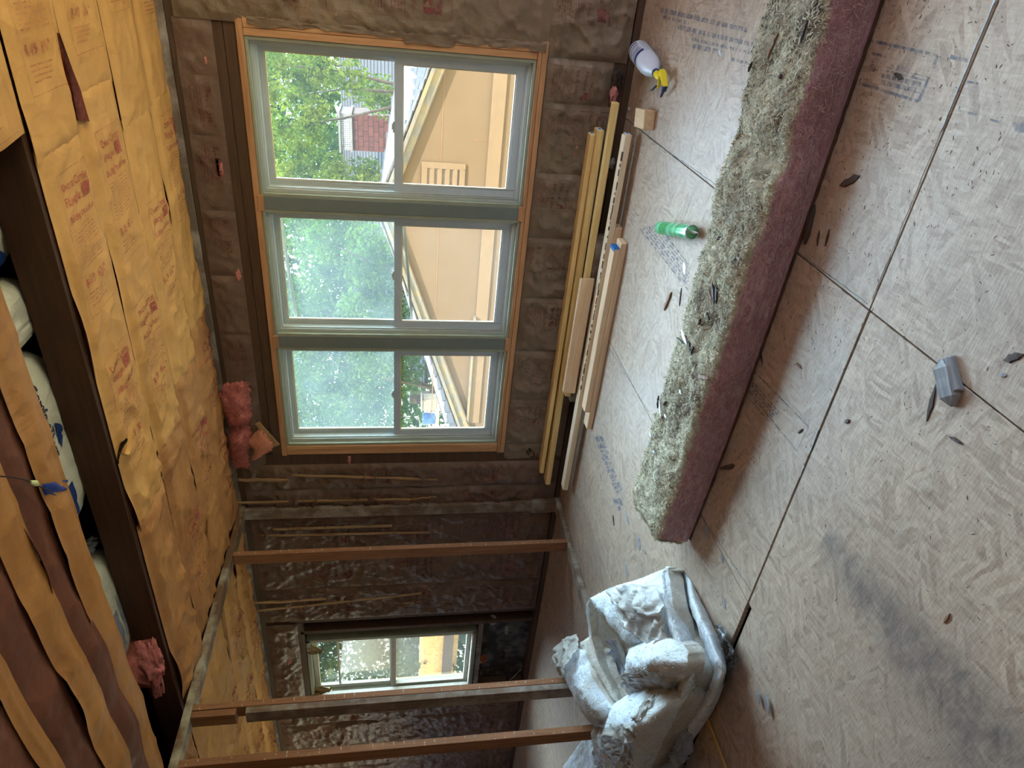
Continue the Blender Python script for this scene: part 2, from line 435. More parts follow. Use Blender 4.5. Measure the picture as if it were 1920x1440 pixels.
s1 = [bar(1632, 76, 1758, 104, 6), bar(1757, 104, 1750, 128, 6), bar(1742, 145, 1722, 190, 5), bar(1610, 156, 1722, 190, 6)]
s1 += textbars((1634, 100), 128, 30, [(0, 0, 28, 6), (14, 52, 74, 9), (26, 30, 110, 4), (36, 28, 104, 9), (48, 30, 96, 8), (26, 0, 20, 14)])
s1 += [bar(1660, 126, 1740, 144, 2), bar(1655, 158, 1730, 176, 2), bar(1782, 106, 1814, 114, 8), bar(1812, 153, 1835, 157, 4), bar(1797, 206, 1832, 216, 5), bar(1856, 224, 1890, 234, 4)]
stencil(s1, panels[(1, 0)])
stencil([[(1898, 232), (1906, 226), (1930, 224), (1938, 236), (1930, 250), (1904, 248)][:4], [(1898, 232), (1938, 236), (1930, 250), (1904, 248)]], panels[(1, 1)])
s2 = []
for k, (ac, a0, a1) in enumerate([(0, 0, 170), (12, 8, 60), (24, 40, 190), (40, 70, 190), (52, 74, 130), (60, 150, 200)]):
    s2 += textbars((1238, 18+0), 190, 45, [(ac, a0, a1, 9 if k % 2 == 0 else 6)])
stencil(s2, panels[(1, 0)])
s3 = []
for k in range(7):
    s3 += textbars((1196+k*0, 428), 92, 118, [(-3-k*5, 4+k*2, 150-k*6, 3.2)])
stencil(s3, panels[(2, 0)])
s4 = [bar(1408, 690, 1516, 800, 2.5), bar(1516, 800, 1494, 846, 2.5), bar(1398, 726, 1494, 846, 2.5)]
for k in range(6): s4 += textbars((1404, 702), 100, 116, [(4+k*5, 0, 92, 3)])
stencil(s4, panels[(2, 0)])
s5 = []
for k, (x, y) in enumerate([(1118, 818), (1124, 836), (1130, 856), (1140, 880), (1150, 905), (1152, 935)]): s5 += textbars((x, y), 30, 58, [(0, 0, 24, 7), (-7, 3, 20, 5)])
stencil(s5, panels[(3, 0)])

# ---------------------------------------------------------------- window wall
wall = structure('wall_front')
def rects_with_holes(x0, x1, z0, z1, holes):
    xs = sorted({x0, x1, *[h[0] for h in holes], *[h[1] for h in holes]}); zs = sorted({z0, z1, *[h[2] for h in holes], *[h[3] for h in holes]})
    for a, b in zip(xs, xs[1:]):
        for c, d in zip(zs, zs[1:]):
            mx, mz = (a+b)/2, (c+d)/2
            if not any(h[0] < mx < h[1] and h[2] < mz < h[3] for h in holes): yield a, b, c, d
H1 = (-3.085, -0.488, 0.553, 2.052); H2 = (-6.10, -5.27, 0.555, 2.065)
m = MB()
for a, b, c, d in rects_with_holes(XL-.2, XR+.2, -3.2, 4.2, [H1, H2]): m.box(a, b, YW+.118, YW+.14, c, d)
m.build('sheathing', M['sheathing'], wall, fix=False)
m = MB()
for a, b, c, d in rects_with_holes(XL-.2, XR+.2, -3.2, 4.2, [H1, H2]): m.box(a, b, YW+.14, YW+.155, c, d)
M['siding'] = plain('peach_siding', lin(205, 170, 128), .8, .2, var=.05, scale=4)
m.build('outer_siding', M['siding'], wall, fix=False)
# plates
for nm, z0, z1, y in (('top_plate', 2.415, 2.462, YW-.012), ('top_plate', 2.372, 2.413, YW-.004)):
    m = MB(); m.box(XL, XR, y, YW+.1, z0, z1); m.build(nm, M['plate_old'] if z1 > 2.42 else M['header'], wall, bevel=.002)
m = MB(); m.box(XL, XR, YW-.004, YW+.1, 0, .04); m.build('bottom_plate', M['header'], wall, bevel=.002)
# header over the windows: two boards and a paper-smooth fascia
for z0, z1, y in ((2.152, 2.222, YW-.004), (2.09, 2.150, YW-.008)):
    m = MB(); m.box(-3.28, -0.40, y, YW+.08, z0, z1); m.build('header_board', M['header'], wall, bevel=.002)

def kraft_sheet(name, x0, x1, z0, z1, parent, seed, amp=.010, mat=None, ny=YW, flange=.02, rot=0, res=.016, hole=None):
    """wrinkled kraft facing of one wall batt; returns the surface function"""
    L = x1-x0; Hh = z1-z0; nu = max(6, int(L/res)); nv = max(6, int(Hh/res))
    def surf(u, v):
        x = x0+L*u; z = z0+Hh*v
        e = min(1.0, min(u, 1-u)*L/.035)*min(1.0, min(v, 1-v)*Hh/.05)
        w = fbm(x*3.1, z*2.3, seed, 3)*.9 + .75*ridge(x*4.2+z*2.6, z*5.2-x*1.5, seed+5)**3 + .5*ridge(x*9.1-z*6, z*9.0+x*4, seed+9)**4
        w += .55*ridge(x*15+z*11, z*19-x*8, seed+2)**5 + .4*ridge(x*26-z*17, z*23+x*9, seed+7)**5
        return V(x, ny - .003 - e*(amp*1.75*max(-.1, .35+w)) - .003*abs(nz(x*14, z*14, seed)), z)
    m = MB(); m.grid(surf, nu, nv)
    if hole:
        cx, cz, rx, rz = hole; keep = []
        for k, f in enumerate(m.f):
            c = sum((Vector(m.v[i]) for i in f), Vector())/4
            a = math.atan2(c.z-cz, c.x-cx); rr = 1+.35*nz(math.cos(a)*1.7, math.sin(a)*1.7, seed)
            if ((c.x-cx)/rx)**2+((c.z-cz)/rz)**2 > rr: keep.append(k)
        m.f = [m.f[k] for k in keep]; m.sm = [True]*len(keep); m.mi = [0]*len(keep)
    o = m.build(name, mat or M['kraft_wall'], parent, fix=False)
    return surf, o

# lettering -----------------------------------------------------------------
_txt = {}
def glyphs(s, extrude=0):
    if s in _txt: return _txt[s]
    cu = bpy.data.curves.new('t', 'FONT'); cu.body = s; cu.size = 1.0; cu.resolution_u = 2; cu.offset = .018; cu.align_x = 'LEFT'
    ob = bpy.data.objects.new('t', cu); COL.objects.link(ob)
    dg = bpy.context.evaluated_depsgraph_get(); me = ob.evaluated_get(dg).to_mesh()
    vs = [(v.co.x, v.co.y) for v in me.vertices]; fs = [tuple(p.vertices) for p in me.polygons]
    ob.evaluated_get(dg).to_mesh_clear(); bpy.data.objects.remove(ob); bpy.data.curves.remove(cu)
    w = max(v[0] for v in vs) if vs else 0
    _txt[s] = (vs, fs, w); return _txt[s]
def put_text(m, s, place, x, y, size, width=None, mi=0):
    """place(a, b) -> 3d point; a along the reading direction, b up the letters"""
    vs, fs, w = glyphs(s); k = size; kx = size if not width else width/w
    m.add([place(x+a*kx, y+b*k) for a, b in vs], fs, False, mi)
def put_rect(m, place, x0, y0, x1, y1, mi=0, n=1):
    for i in range(n):
        a = x0+(x1-x0)*i/n; b = x0+(x1-x0)*(i+1)/n
        m.add([place(a, y0), place(b, y0), place(b, y1), place(a, y1)], [(0, 1, 2, 3)], False, mi)
def maker_print(m, place, w, rval, full=True):
    """the printed block of a batt facing, width w, running downwards (b negative); mi 0 = text, 1 = strong"""
    put_rect(m, place, 0, 0, w, -.0025, 0, 10); put_rect(m, place, 0, -.60*w/.3, .0022, 0, 0, 1)
    for k in range(12):
        put_rect(m, place, 0, -.62*w/.3*(k+1)/12, .0020, -.62*w/.3*k/12); put_rect(m, place, w-.002, -.62*w/.3*(k+1)/12, w, -.62*w/.3*k/12)
    put_rect(m, place, 0, -.62*w/.3, w, -.62*w/.3-.0025, 0, 10)
    q = w/.3
    put_text(m, 'Owens-Corning', place, .03*q, -.075*q, .05*q, .25*q, 1)
    put_text(m, 'Fiberglas', place, .03*q, -.135*q, .05*q, .155*q, 1)
    put_rect(m, place, .205*q, -.145*q, .275*q, -.085*q, 1, 3)
    put_text(m, 'Building Insulation', place, .03*q, -.205*q, .042*q, .25*q, 1)
    for k in range(11):
        y = -.235*q-k*.0165*q; x = .03*q
        while x < .26*q:
            ww = random.uniform(.012, .035)*q; put_rect(m, place, x, y-.006*q, min(x+ww, .27*q), y); x += ww+.006*q
    put_text(m, rval, place, .035*q, -.49*q, .055*q, .2*q, 1)
    for k in range(4):
        y = -.52*q-k*.018*q; put_rect(m, place, .04*q, y-.006*q, random.uniform(.15, .22)*q, y, 0, 3)

def wall_print(surf, x0, x1, z0, z1, w, top, parent, rval='R-11  3\u00bd"', xoff=.04):
    """upside-down print on a wall batt: reading direction -X, letters up = -Z"""
    L, Hh = x1-x0, z1-z0; m = MB()
    def place(a, b):
        x = x1-xoff-a; z = top-b
        u = min(1, max(0, (x-x0)/L)); v = min(1, max(0, (z-z0)/Hh))
        p = surf(u, v); return V(x, p.y-.0022, min(z1-.005, max(z0+.005, z)))
    maker_print(m, place, w, rval)
    return m.build('printed_lettering', [M['wall_ink'], M['wall_ink']], parent, fix=False)

# kraft batts above the header, between the short studs
cr = [-0.43, -0.69, -0.99, -1.40, -1.80, -2.20, -2.60, -3.00, -3.26]
for k in range(len(cr)-1):
    hole = None
    if k == 2: hole = (-1.16, 2.255, .05, .020)
    s, o = kraft_sheet('kraft_batt', cr[k+1], cr[k], 2.20, 2.385, wall, 10+k, .008, M['kraft_brown'], hole=hole, ny=YW-.006)
    if k in (1, 2, 3, 5):
        mm = MB()
        def place(a, b, s=s, k=k):
            x = cr[k]-.05-a; z = 2.225-b
            u = min(1, max(0, (x-cr[k+1])/(cr[k]-cr[k+1]))); v = min(1, max(0, (z-2.20)/.185)); p = s(u, v); return V(x, p.y-.002, z)
        put_text(mm, 'R-11', place, 0, -.05, .05, .1); put_text(mm, '3\u00bd"', place, .12, -.05, .05, .08)
        for q in range(4): put_rect(mm, place, 0, -.075-q*.016, .2-.02*q, -.07-q*.016, 0, 4)
        mm.build('printed_lettering', M['wall_ink'], o, fix=False)
# pink wool showing through tears of the paper
def tuft(name, P, nrm, rx, rz, d, mat, parent, seed, n=10, label=None):
    m = MB(); nrm = Vector(nrm).normalized(); a = nrm.cross(V(0, 0, 1)); 
    if a.length < .1: a = nrm.cross(V(1, 0, 0))
    a.normalize(); b = nrm.cross(a)
    def fn(u, v):
        th = u*2*PI; ph = v*PI*.5
        r = 1+.55*fbm(math.cos(th)*2.1, math.sin(th)*2.1, seed+v*2.0, 4)
        return Vector(P) + (a*math.cos(th)*rx + b*math.sin(th)*rz)*math.cos(ph)*r + nrm*math.sin(ph)*d*(1+.5*fbm(th, v*3, seed, 3))
    m.grid(fn, n*3, n); return m.build(name, mat, parent, fix=False, label=label)
tuft('pink_wool', (-1.165, YW-.006, 2.243), (0, -1, 0), .05, .014, .012, M['pink_fiber'], wall, 3.1)
tuft('pink_wool', (-0.62, YW-.012, 2.25), (0, -1, 0), .02, .006, .008, M['pink_fiber'], wall, 4.1)
tuft('pink_wool', W(447, 516, YW-.012), (0, -1, 0), .035, .016, .015, M['pink_fiber'], wall, 6.1)
tuft('pink_wool', W(655, 862, YW-.012), (0, -1, 0), .035, .012, .015, M['pink_fiber'], wall, 7.1)
tuft('pink_wool', W(1078, 283, YW-.012), (0, -1, 0), .035, .015, .015, M['pink_fiber'], wall, 8.1)

# full-height batts right of the windows (upside down prints), torn flange over the trim
s, o = kraft_sheet('kraft_batt', -0.43, -0.02, 0.50, 2.372, wall, 31, .008, ny=YW-.012)
wall_print(s, -0.43, -0.02, .50, 2.372, .3, 1.02, o, xoff=.02)
wall_print(s, -0.43, -0.02, .50, 2.372, .3, 1.72, o, xoff=.02)
s, o = kraft_sheet('kraft_batt', -0.47, -0.02, 0.05, 0.50, wall, 32, .014, ny=YW-.008)
wall_print(s, -0.47, -0.02, .05, .50, .25, .14, o, xoff=.03)
s, o = kraft_sheet('kraft_batt', -0.02, 0.39, 0.05, 2.372, wall, 33, .012, ny=YW-.008)
wall_print(s, -0.02, .39, .05, 2.372, .3, .3, o); wall_print(s, -0.02, .39, .05, 2.372, .3, 1.3, o)
s, o = kraft_sheet('kraft_batt', 0.39, 0.80, 0.05, 2.372, wall, 34, .012, ny=YW-.008, res=.03)
s, o = kraft_sheet('kraft_batt', 0.80, 1.21, 0.05, 2.372, wall, 35, .012, ny=YW-.008, res=.03)
s, o = kraft_sheet('kraft_batt', 1.21, XR, 0.05, 2.372, wall, 36, .012, ny=YW-.008, res=.03)
# torn strip of paper lapping over the jamb board
pts = []; random.seed(3)
zz = 2.03
edge = []
while zz > .50:
    edge.append((zz, -.436-.016*max(-.6, fbm(zz*9, 1.7, 2.0, 3)) - (.02 if 1.0 < zz < 1.25 else 0) - (.018 if zz < .60 else 0))); zz -= .02
m = MB(); m.grid(lambda u, v: V((-.40)*(1-v)+edge[int(u*(len(edge)-1))][1]*v, YW-.026-.006*nz(u*30, v*3, 4)-.010*v*abs(nz(u*14, 0, 8)), edge[int(u*(len(edge)-1))][0]), len(edge)-1, 6)
m.build('torn_paper_edge', M['kraft_wall'], wall, fix=False)

# below the sill
cs = [-0.47, -0.70, -1.09, -1.49, -1.90, -2.30, -2.70, -3.10, -3.24]
for k in range(len(cs)-1):
    z0 = .12 if k == 0 else .05
    s, o = kraft_sheet('kraft_batt', cs[k+1], cs[k], z0, .492, wall, 50+k, .013, ny=YW-.006, hole=(-3.17, .30, .03, .022) if k == 7 else None)
    if k in (0, 1, 2, 3, 4, 5, 6): wall_print(s, cs[k+1], cs[k], z0, .492, .19, [.2, .09, .25, .12, .2, .1, .22][k], o, xoff=.03)
    if k:
        m = MB(); m.box(cs[k]-.016, cs[k]+.016, YW-.0015, YW+.08, .04, .492); m.build('cripple_stud', M['header'], wall)
for a_, b_, z0_, z1_ in ((-.47, -1.1, .042, .13),):
    m = MB(); m.box(a_, b_, YW-.008, YW+.08, z0_, z1_); m.build('blocking_board', M['header'], wall, bevel=.003)
m = MB(); m.box(-3.262, -3.166, YW-.010, YW+.08, .042, 2.371); m.build('king_stud', M['header'], wall, bevel=.002)
# left of the windows, up to the partition and on into the next room
lw = [(-3.26, -3.50, 61), (-3.50, -3.68, 62), (-3.76, -4.16, 63), (-4.16, -4.57, 64), (-4.57, -4.97, 65), (-6.14, -6.50, 66), (-6.50, -6.91, 67), (-6.91, -7.31, 68), (-7.31, -7.72, 69), (-7.72, XL, 70)]
for a, b, sd in lw:
    s, o = kraft_sheet('kraft_batt', b, a, .05, 2.372, wall, sd, .013, M['kraft_brown'], ny=YW-.006, res=.016)
    if a-b > .3:
        for t in (.25, .95, 1.6): wall_print(s, b, a, .05, 2.372, .26, t, o, xoff=.05)
    else: wall_print(s, b, a, .05, 2.372, .15, .5, o, xoff=.03); wall_print(s, b, a, .05, 2.372, .15, 1.3, o, xoff=.03)
# pale paper flanges, stapled down in strips
def flange(px0, px1, w, Y, seed, mat='flange_wall', parent=wall):
    a = W(px0[0], px0[1], Y); b = W(px1[0], px1[1], Y); n = 40; wd = (b-a).cross(V(0, 1, 0)).normalized()
    m = MB()
    m.slab(lambda u, v: a.lerp(b, u)+wd*((v-.5)*w*(1+.25*nz(u*6, 1, seed)))+wd*.008*nz(u*3.3, 9, seed)+V(0, -.004-.004*nz(u*7, v, seed), 0), n, 2, (0, 1, 0), .0015)
    return m.build('paper_flange', M[mat], parent, fix=False)
flange((447, 899), (542, 900), .030, YW-.036, 1); flange((545, 890), (820, 899), .022, YW-.036, 2)
flange((440, 942), (770, 936), .024, YW-.036, 3); flange((770, 936), (818, 931), .018, YW-.036, 4)
flange((512, 992), (735, 985), .024, YW-.036, 5); flange((487, 1004), (805, 998), .022, YW-.036, 6)
flange((467, 1131), (612, 1122), .028, YW-.036, 7); flange((482, 1145), (790, 1112), .026, YW-.036, 8); flange((756, 1131), (792, 1128), .026, YW-.036, 9)

# dry-rot opening round the small window
for a, b, z0, z1, mt in ((-5.01, -4.97, .05, 2.372, 'header'), (-5.16, -5.12, .05, 2.10, 'header'), (-6.14, -6.10, .05, 2.372, 'header')):
    m = MB(); m.box(a, b, YW-.004, YW+.1, z0, z1); m.build('stud', M[mt], wall, bevel=.002)
m = MB(); m.box(-6.10, -5.01, YW-.004, YW+.1, 2.07, 2.12); m.build('header_board', M['header'], wall, bevel=.002)
s, o = kraft_sheet('kraft_batt', -6.10, -5.01, 2.12, 2.372, wall, 77, .012, M['kraft_brown'], ny=YW-.006)
tuft('pink_wool', W(542, 1240, YW-.014), (0, -1, 0), .05, .02, .012, M['pink_fiber'], wall, 9.3)
m = MB(); m.box(-6.10, -5.16, YW+.0, YW+.1, .50, .545); m.build('sill_board', M['plate_old'], wall, bevel=.002)
# crumbled plaster and torn paper at the foot of the small window
M['rot'] = plain('rotted_scrap', lin(86, 72, 64), .9, .1, var=.4, scale=40, bump=.6, dark=lin(30, 26, 24))
M['chalk'] = plain('flaked_white_paint', lin(178, 178, 174), .8, .2, var=.25, scale=50, bump=.4)
M['torn'] = plain('torn_red_brown_paper', lin(150, 88, 66), .8, .1, var=.2, scale=30)
for q, rx, rz, mt, sd in (((905, 1128), .03, .06, 'chalk', 1), ((925, 1160), .07, .03, 'chalk', 2), ((950, 1180), .05, .02, 'chalk', 3), ((905, 1235), .05, .05, 'torn', 4), ((898, 1262), .06, .04, 'rot', 5), ((940, 1225), .05, .03, 'rot', 6), ((955, 1270), .07, .03, 'rot', 7), ((985, 1290), .05, .04, 'rot', 8), ((900, 1235), .012, .07, 'chalk', 9)):
    tuft('crumbled_scrap', W(q[0], q[1], YW+.05), (0, -1, 0), rx, rz, .04, M[mt], wall, sd*1.7)
M['wire'] = plain('thin_wire', lin(150, 146, 138), .5, .4, var=.1)
m = MB(); m.tube([W(946, 1285, YW+.02), W(962, 1270, YW-.02), W(976, 1256, YW-.05)], .003, 6); m.build('bent_wire', M['wire'], wall)

for q, r1, r2, mt, sd in (((1181, 206), .016, .012, 'chalk', 1), ((1183, 224), .018, .014, 'chalk', 2), ((1146, 306), .03, .02, 'chalk', 3), ((1158, 150), .05, .03, 'rot', 4), ((1150, 178), .05, .02, 'pink_fiber', 5)):
    tuft('crumbled_scrap', W(q[0], q[1], YW-.03), (0, -1, .3), r1, r2, .02, M[mt], wall, 30+sd*1.3)
# window casing of bare fir
casing = [('trim_x', -3.17, -0.40, 2.054, 2.088), ('trim_x', -3.17, -0.395, .497, .528), ('trim_x', -3.17, -0.395, .530, .551), ('trim_z', -0.486, -0.452, .553, 2.052), ('trim_z', -0.450, -0.400, .553, 2.052), ('trim_z', -3.118, -3.087, .553, 2.052), ('trim_z', -3.160, -3.120, .553, 2.052)]
for k, (mt, a, b, c, d) in enumerate(casing):
    m = MB(); m.box(a, b, YW-.020-.002*(k % 3), YW+.02, c, d); m.build('casing_board', M[mt], wall, bevel=.0015)
for z in (2.054, .553):
    for x in (-1.34, -2.245):
        m = MB(); m.box(x-.045, x+.045, YW-.026, YW+.02, z-.018, z+.018); m.build('casing_joint_block', M['trim_x'], wall, bevel=.0015)

# ---------------------------------------------------------------- windows
def window_unit(nm, x0, x1, z0, z1, zm, gu, gl, label):
    t = structure(nm, label)
    D0, D1 = YW-.012, YW+.125
    # reveal lining, painted sage
    m = MB(); k = .016
    m.box(x0, x0+k, D0, D1, z0, z1); m.box(x1-k, x1, D0, D1, z0, z1); m.box(x0+k, x1-k, D0, D1, z1-k, z1); m.box(x0+k, x1-k, D0, D1, z0, z0+k)
    m.build('jamb_lining', M['reveal'], t, bevel=.001)
    a, b, c, d = x0+k, x1-k, z0+k, z1-k
    # frame with stepped tracks
    for e, y0, y1, nme, mt in ((.020, YW+.018, YW+.030, 'inner_stop', 'vinyl'), (.028, YW+.030, YW+.074, 'frame', 'vinyl'), (.040, YW+.074, YW+.112, 'outer_track', 'vinyl')):
        m = MB(); m.box(a, a+e, y0, y1, c, d); m.box(b-e, b, y0, y1, c, d); m.box(a+e, b-e, y0, y1, d-e, d); m.box(a+e, b-e, y0, y1, c, c+e)
        m.build(nme, M[mt], t, bevel=.0012)
    def sash(nm, a, b, c, d, y, wd, gm, mt, bottom=None):
        m = MB(); bt = bottom or wd
        m.box(a, a+wd, y, y+.026, c, d); m.box(b-wd, b, y, y+.026, c, d); m.box(a+wd, b-wd, y, y+.026, d-wd, d); m.box(a+wd, b-wd, y, y+.026, c, c+bt)
        s = m.build(nm, M[mt], t, bevel=.0016)
        m = MB(); g = .007                       # glazing bead
        m.box(a+wd, a+wd+g, y+.006, y+.02, c+bt, d-wd); m.box(b-wd-g, b-wd, y+.006, y+.02, c+bt, d-wd); m.box(a+wd+g, b-wd-g, y+.006, y+.02, d-wd-g, d-wd); m.box(a+wd+g, b-wd-g, y+.006, y+.02, c+bt, c+bt+g)
        m.build('glazing_bead', M['cream'], s)
        m = MB(); m.box(a+wd-.002, b-wd+.002, y+.012, y+.015, c+bt-.002, d-wd+.002); m.build('pane', gm, s)
        return s
    e = .028
    sash('upper_sash', a+e+.004, b-e-.004, zm-.012, d-e-.004, YW+.076, .024, gu, 'vinyl')
    lo = sash('lower_sash', a+e-.004, b-e+.004, c+e-.004, zm+.030, YW+.046, .044, gl, 'vinyl_skylit', .05)
    m = MB(); xm = (a+b)/2
    m.box(xm-.03, xm+.03, YW+.040, YW+.052, zm+.030, zm+.040); m.box(xm-.012, xm+.02, YW+.036, YW+.046, zm+.036, zm+.046)
    m.build('sash_lock', M['vinyl'], lo, bevel=.001)
    return t
ZM = 1.278
window_unit('window_1', -1.303, -0.488, .553, 2.052, ZM, M['glass_dusty'], M['glass_clear'], 'right-hand single-hung window showing a brick chimney and peach wall')
window_unit('window_2', -2.203, -1.380, .553, 2.052, ZM, M['glass_foggy'], M['glass_dusty'], 'middle single-hung window with fogged glass')
window_unit('window_3', -3.085, -2.288, .553, 2.052, ZM, M['glass_foggy'], M['glass_dusty'], 'left-hand single-hung window of the three, showing a shingled roof edge')
for k, (a, b) in enumerate(((-1.380, -1.303), (-2.288, -2.203))):
    m = MB(); m.box(a, b, YW-.016, YW+.12, .556, 2.050); o = m.build('trim_%d' % (k+1), M['slate'], None, bevel=.0025); o['kind'] = 'structure'
    o['label'] = ['slate green mullion board between the right and middle windows', 'slate green mullion board between the middle and left windows'][k]
# the small window of the next room: old double-hung with a torn shade cord
t = structure('window_4', 'small old double-hung window in the next room with crumbling surround')
a, b, c, d = -6.10, -5.27, .555, 2.065
m = MB(); m.box(a, a+.03, YW+.01, YW+.12, c, d); m.box(b-.03, b, YW+.01, YW+.12, c, d); m.box(a, b, YW+.01, YW+.12, d-.03, d); m.box(a, b, YW+.01, YW+.12, c, c+.03); m.build('jamb_lining', M['reveal'], t, bevel=.001)
M['white_old'] = plain('old_white_paint', lin(204, 200, 184), .5, .3, var=.1, scale=30)
for nm, z0, z1, y, gm in (('upper_sash', 1.29, 2.03, YW+.075, M['glass_clear']), ('lower_sash', .585, 1.33, YW+.04, M['glass_dusty'])):
    m = MB(); w = .045; a1, b1 = a+.032, b-.032
    m.box(a1, a1+w, y, y+.03, z0, z1); m.box(b1-w, b1, y, y+.03, z0, z1); m.box(a1+w, b1-w, y, y+.03, z1-w, z1); m.box(a1+w, b1-w, y, y+.03, z0, z0+w+.01)
    s_ = m.build(nm, M['white_old'], t, bevel=.002)
    m = MB(); m.box(a1+w, b1-w, y+.012, y+.016, z0+w, z1-w); m.build('pane', gm, s_)
    if nm == 'upper_sash':
        m = MB(); m.box(a1+w, b1-w, y+.006, y+.024, 1.80, 1.815); m.build('muntin', M['white_old'], s_)
m = MB(); m.box(a+.03, b-.03, YW-.03, YW+.12, c+.028, c+.045); m.build('stool', M['white_old'], t, bevel=.002)
m = MB()
M['torn_shade'] = plain('yellowed_torn_shade', lin(176, 160, 122), .8, .1, var=.2, scale=20)
for k, (p0, p1) in enumerate((((573, 1216), (604, 1222)), ((586, 1296), (620, 1294)))):
    A, B = W(*p0, YW+.03), W(*p1, YW-.02)
    m = MB(); m.slab(lambda u, v: A.lerp(B, u)+V(.10*(v-.5)*(1-.4*u), -.03*math.sin(v*9+u*4)*.6, .012*math.sin(v*12+u*3)), 12, 10, (0, .3, .9), .004); m.build('torn_shade', M['torn_shade'], t, fix=False)
m = MB()
for k in range(3): m.box(-6.09+.02*k, -6.078+.02*k, YW-.01-.008*k, YW+.02, .6, 2.06-.03*k)
m.build('side_stop', M['white_old'], t, bevel=.001)

# ---------------------------------------------------------------- other walls, unseen side of the room
M['wall_plain'] = M['kraft_wall']
def wall_box(nm, boxes):
    o = structure(nm); m = MB()
    for bx in boxes: m.box(*bx)
    m.build('lining', M['kraft_wall'], o, fix=False); return o
wall_box('wall_right', [(XR, XR+.1, YB, YW, 0, .4), (XR, XR+.1, YB, YW, 2.2, 2.5), (XR, XR+.1, 3.6, YW, .4, 2.2), (XR, XR+.1, YB, .9, .4, 2.2), (XR, XR+.1, 2.2, 2.32, .4, 2.2)])
wall_box('wall_back', [(XL, XR, YB-.1, YB, 0, .5), (XL, XR, YB-.1, YB, 2.1, 2.5), (XL, .65, YB-.1, YB, .5, 2.1), (1.5, XR, YB-.1, YB, .5, 2.1)])  # opening added in this unseen wall to let fill light in
wall_box('wall_far_left', [(XL-.1, XL, YB, YW, 0, .9), (XL-.1, XL, YB, YW, 2.0, 2.5), (XL-.1, XL, 3.4, YW, .9, 2.0), (XL-.1, XL, YB, 1.6, .9, 2.0)])

# ---------------------------------------------------------------- stripped partition (bare studs)
part_w = structure('wall_left')
m = MB(); m.box(-3.74, -3.65, 2.62, YW-.002, 0, .04); m.build('bottom_plate', M['plate_y'], part_w, bevel=.002)
m = MB(); m.box(-3.74, -3.65, YB, YW-.002, 2.392, 2.436); m.build('top_plate', wood('chalky_top_plate', lin(124, 94, 68), lin(84, 60, 42), 1, stain=lin(168, 158, 138)), part_w, bevel=.002)
def stud(y0, y1, z0, z1, mt, x0=-3.74, x1=-3.65):
    m = MB(); m.box(x0, x1, y0, y1, z0, z1); return m.build('stud', M[mt], part_w, bevel=.002)
stud(3.925, 3.965, .04, 2.391, 'stud_old')
m = MB(); m.box(-3.752, -3.640, 3.915, 3.975, .04, .235); m.build('scab_block', M['stud_old'], part_w, bevel=.003)
stud(3.490, 3.528, .04, 2.391, 'stud_new')
stud(2.365, 2.402, .0, 2.391, 'stud_new'); stud(2.325, 2.363, .0, 2.11, 'stud_old'); stud(2.322, 2.360, 2.16, 2.391, 'stud_new')
stud(2.055, 2.095, .04, 2.391, 'stud_new'); stud(1.65, 1.69, .04, 2.391, 'stud_new'); stud(1.24, 1.28, .04, 2.391, 'stud_old')
m = MB(); m.box(-3.74, -3.65, YB, 2.30, 0, .04); m.build('bottom_plate', M['plate_y'], part_w, bevel=.002)
# nail marks and plaster keys left on the stud faces
M['plaster'] = plain('plaster_crumbs', lin(214, 208, 194), .9, .1, var=.15, scale=60)
random.seed(11)
for y0, y1 in ((3.925, 3.965), (3.490, 3.528), (2.365, 2.402), (2.055, 2.095)):
    m = MB(); z = .15
    while z < 2.38:
        m.box(-3.6512, -3.6488, y0+.002, y1-.002, z, z+.006); z += .055
    m.build('plaster_line', worn('plaster_line_%d' % int(y0*100), lin(200, 190, 172), .45, .6, 60, .75), part_w, fix=False, kind='stuff')

# ---------------------------------------------------------------- ceiling
ceil = structure('ceiling')
JY = [3.65, 3.24, 2.83, 2.43, 2.03, 1.62, 1.22, .81, .41, 0.0, -.41, -.81, -1.22]
for k, y in enumerate(JY):
    m = MB(); m.box(XL, XR, y-.019, y+.019, ZC, ZC+.14); m.build('joist', M['joist'], ceil, bevel=.002)
def ceiling_sheet(x0, x1, y0, y1, seed, mat='kraft_ceiling', amp=.010, drop=None, res=.022, zoff=0.0):
    """kraft facing of one ceiling batt, seen from below; x0<x1, y0<y1"""
    L = x1-x0; B = y1-y0; nu = max(8, int(L/res)); nv = max(10, int(B/.016))
    def surf(u, v):
        x = x0+L*u; y = y0+B*v
        fl = min(v, 1-v)*B                         # distance from the stapled edges
        e = sstep(.018, .06, fl)*min(1, min(u, 1-u)*L/.04+.3)
        cr_ = .55+.45*sstep(-.7, -2.0, x)
        w = .5*fbm(x*2.1, y*3.3, seed, 3) + cr_*(.9*ridge(x*3.6+y*4.0, y*4.6-x*3.2, seed+3)**3 + .55*ridge(x*6.4+y*5.6, y*8.0-x*5.6, seed+8)**3)
        # the left end of the ceiling is crumpled harder
        h = amp*(1.0+.45*sstep(-1.2, -2.4, x))
        z = ZC - .002 - zoff - e*h*(.9+w)
        # loose edges hang a little between staples
        if fl < .03:
            s_ = max(0, nz(x*1.9, seed*1.3+(7 if v > .5 else 0), 2)-.22)
            z -= .05*s_*(1-fl/.03)
        if drop: z -= drop(x, y)
        return V(x, y + (.006*nz(x*3, seed, 5) if 0 < v < 1 else .010*nz(x*2.2, seed, 5)), z)
    m = MB(); m.grid(surf, nu, nv)
    return surf, m.build('kraft_batt', M[mat], ceil, fix=False)
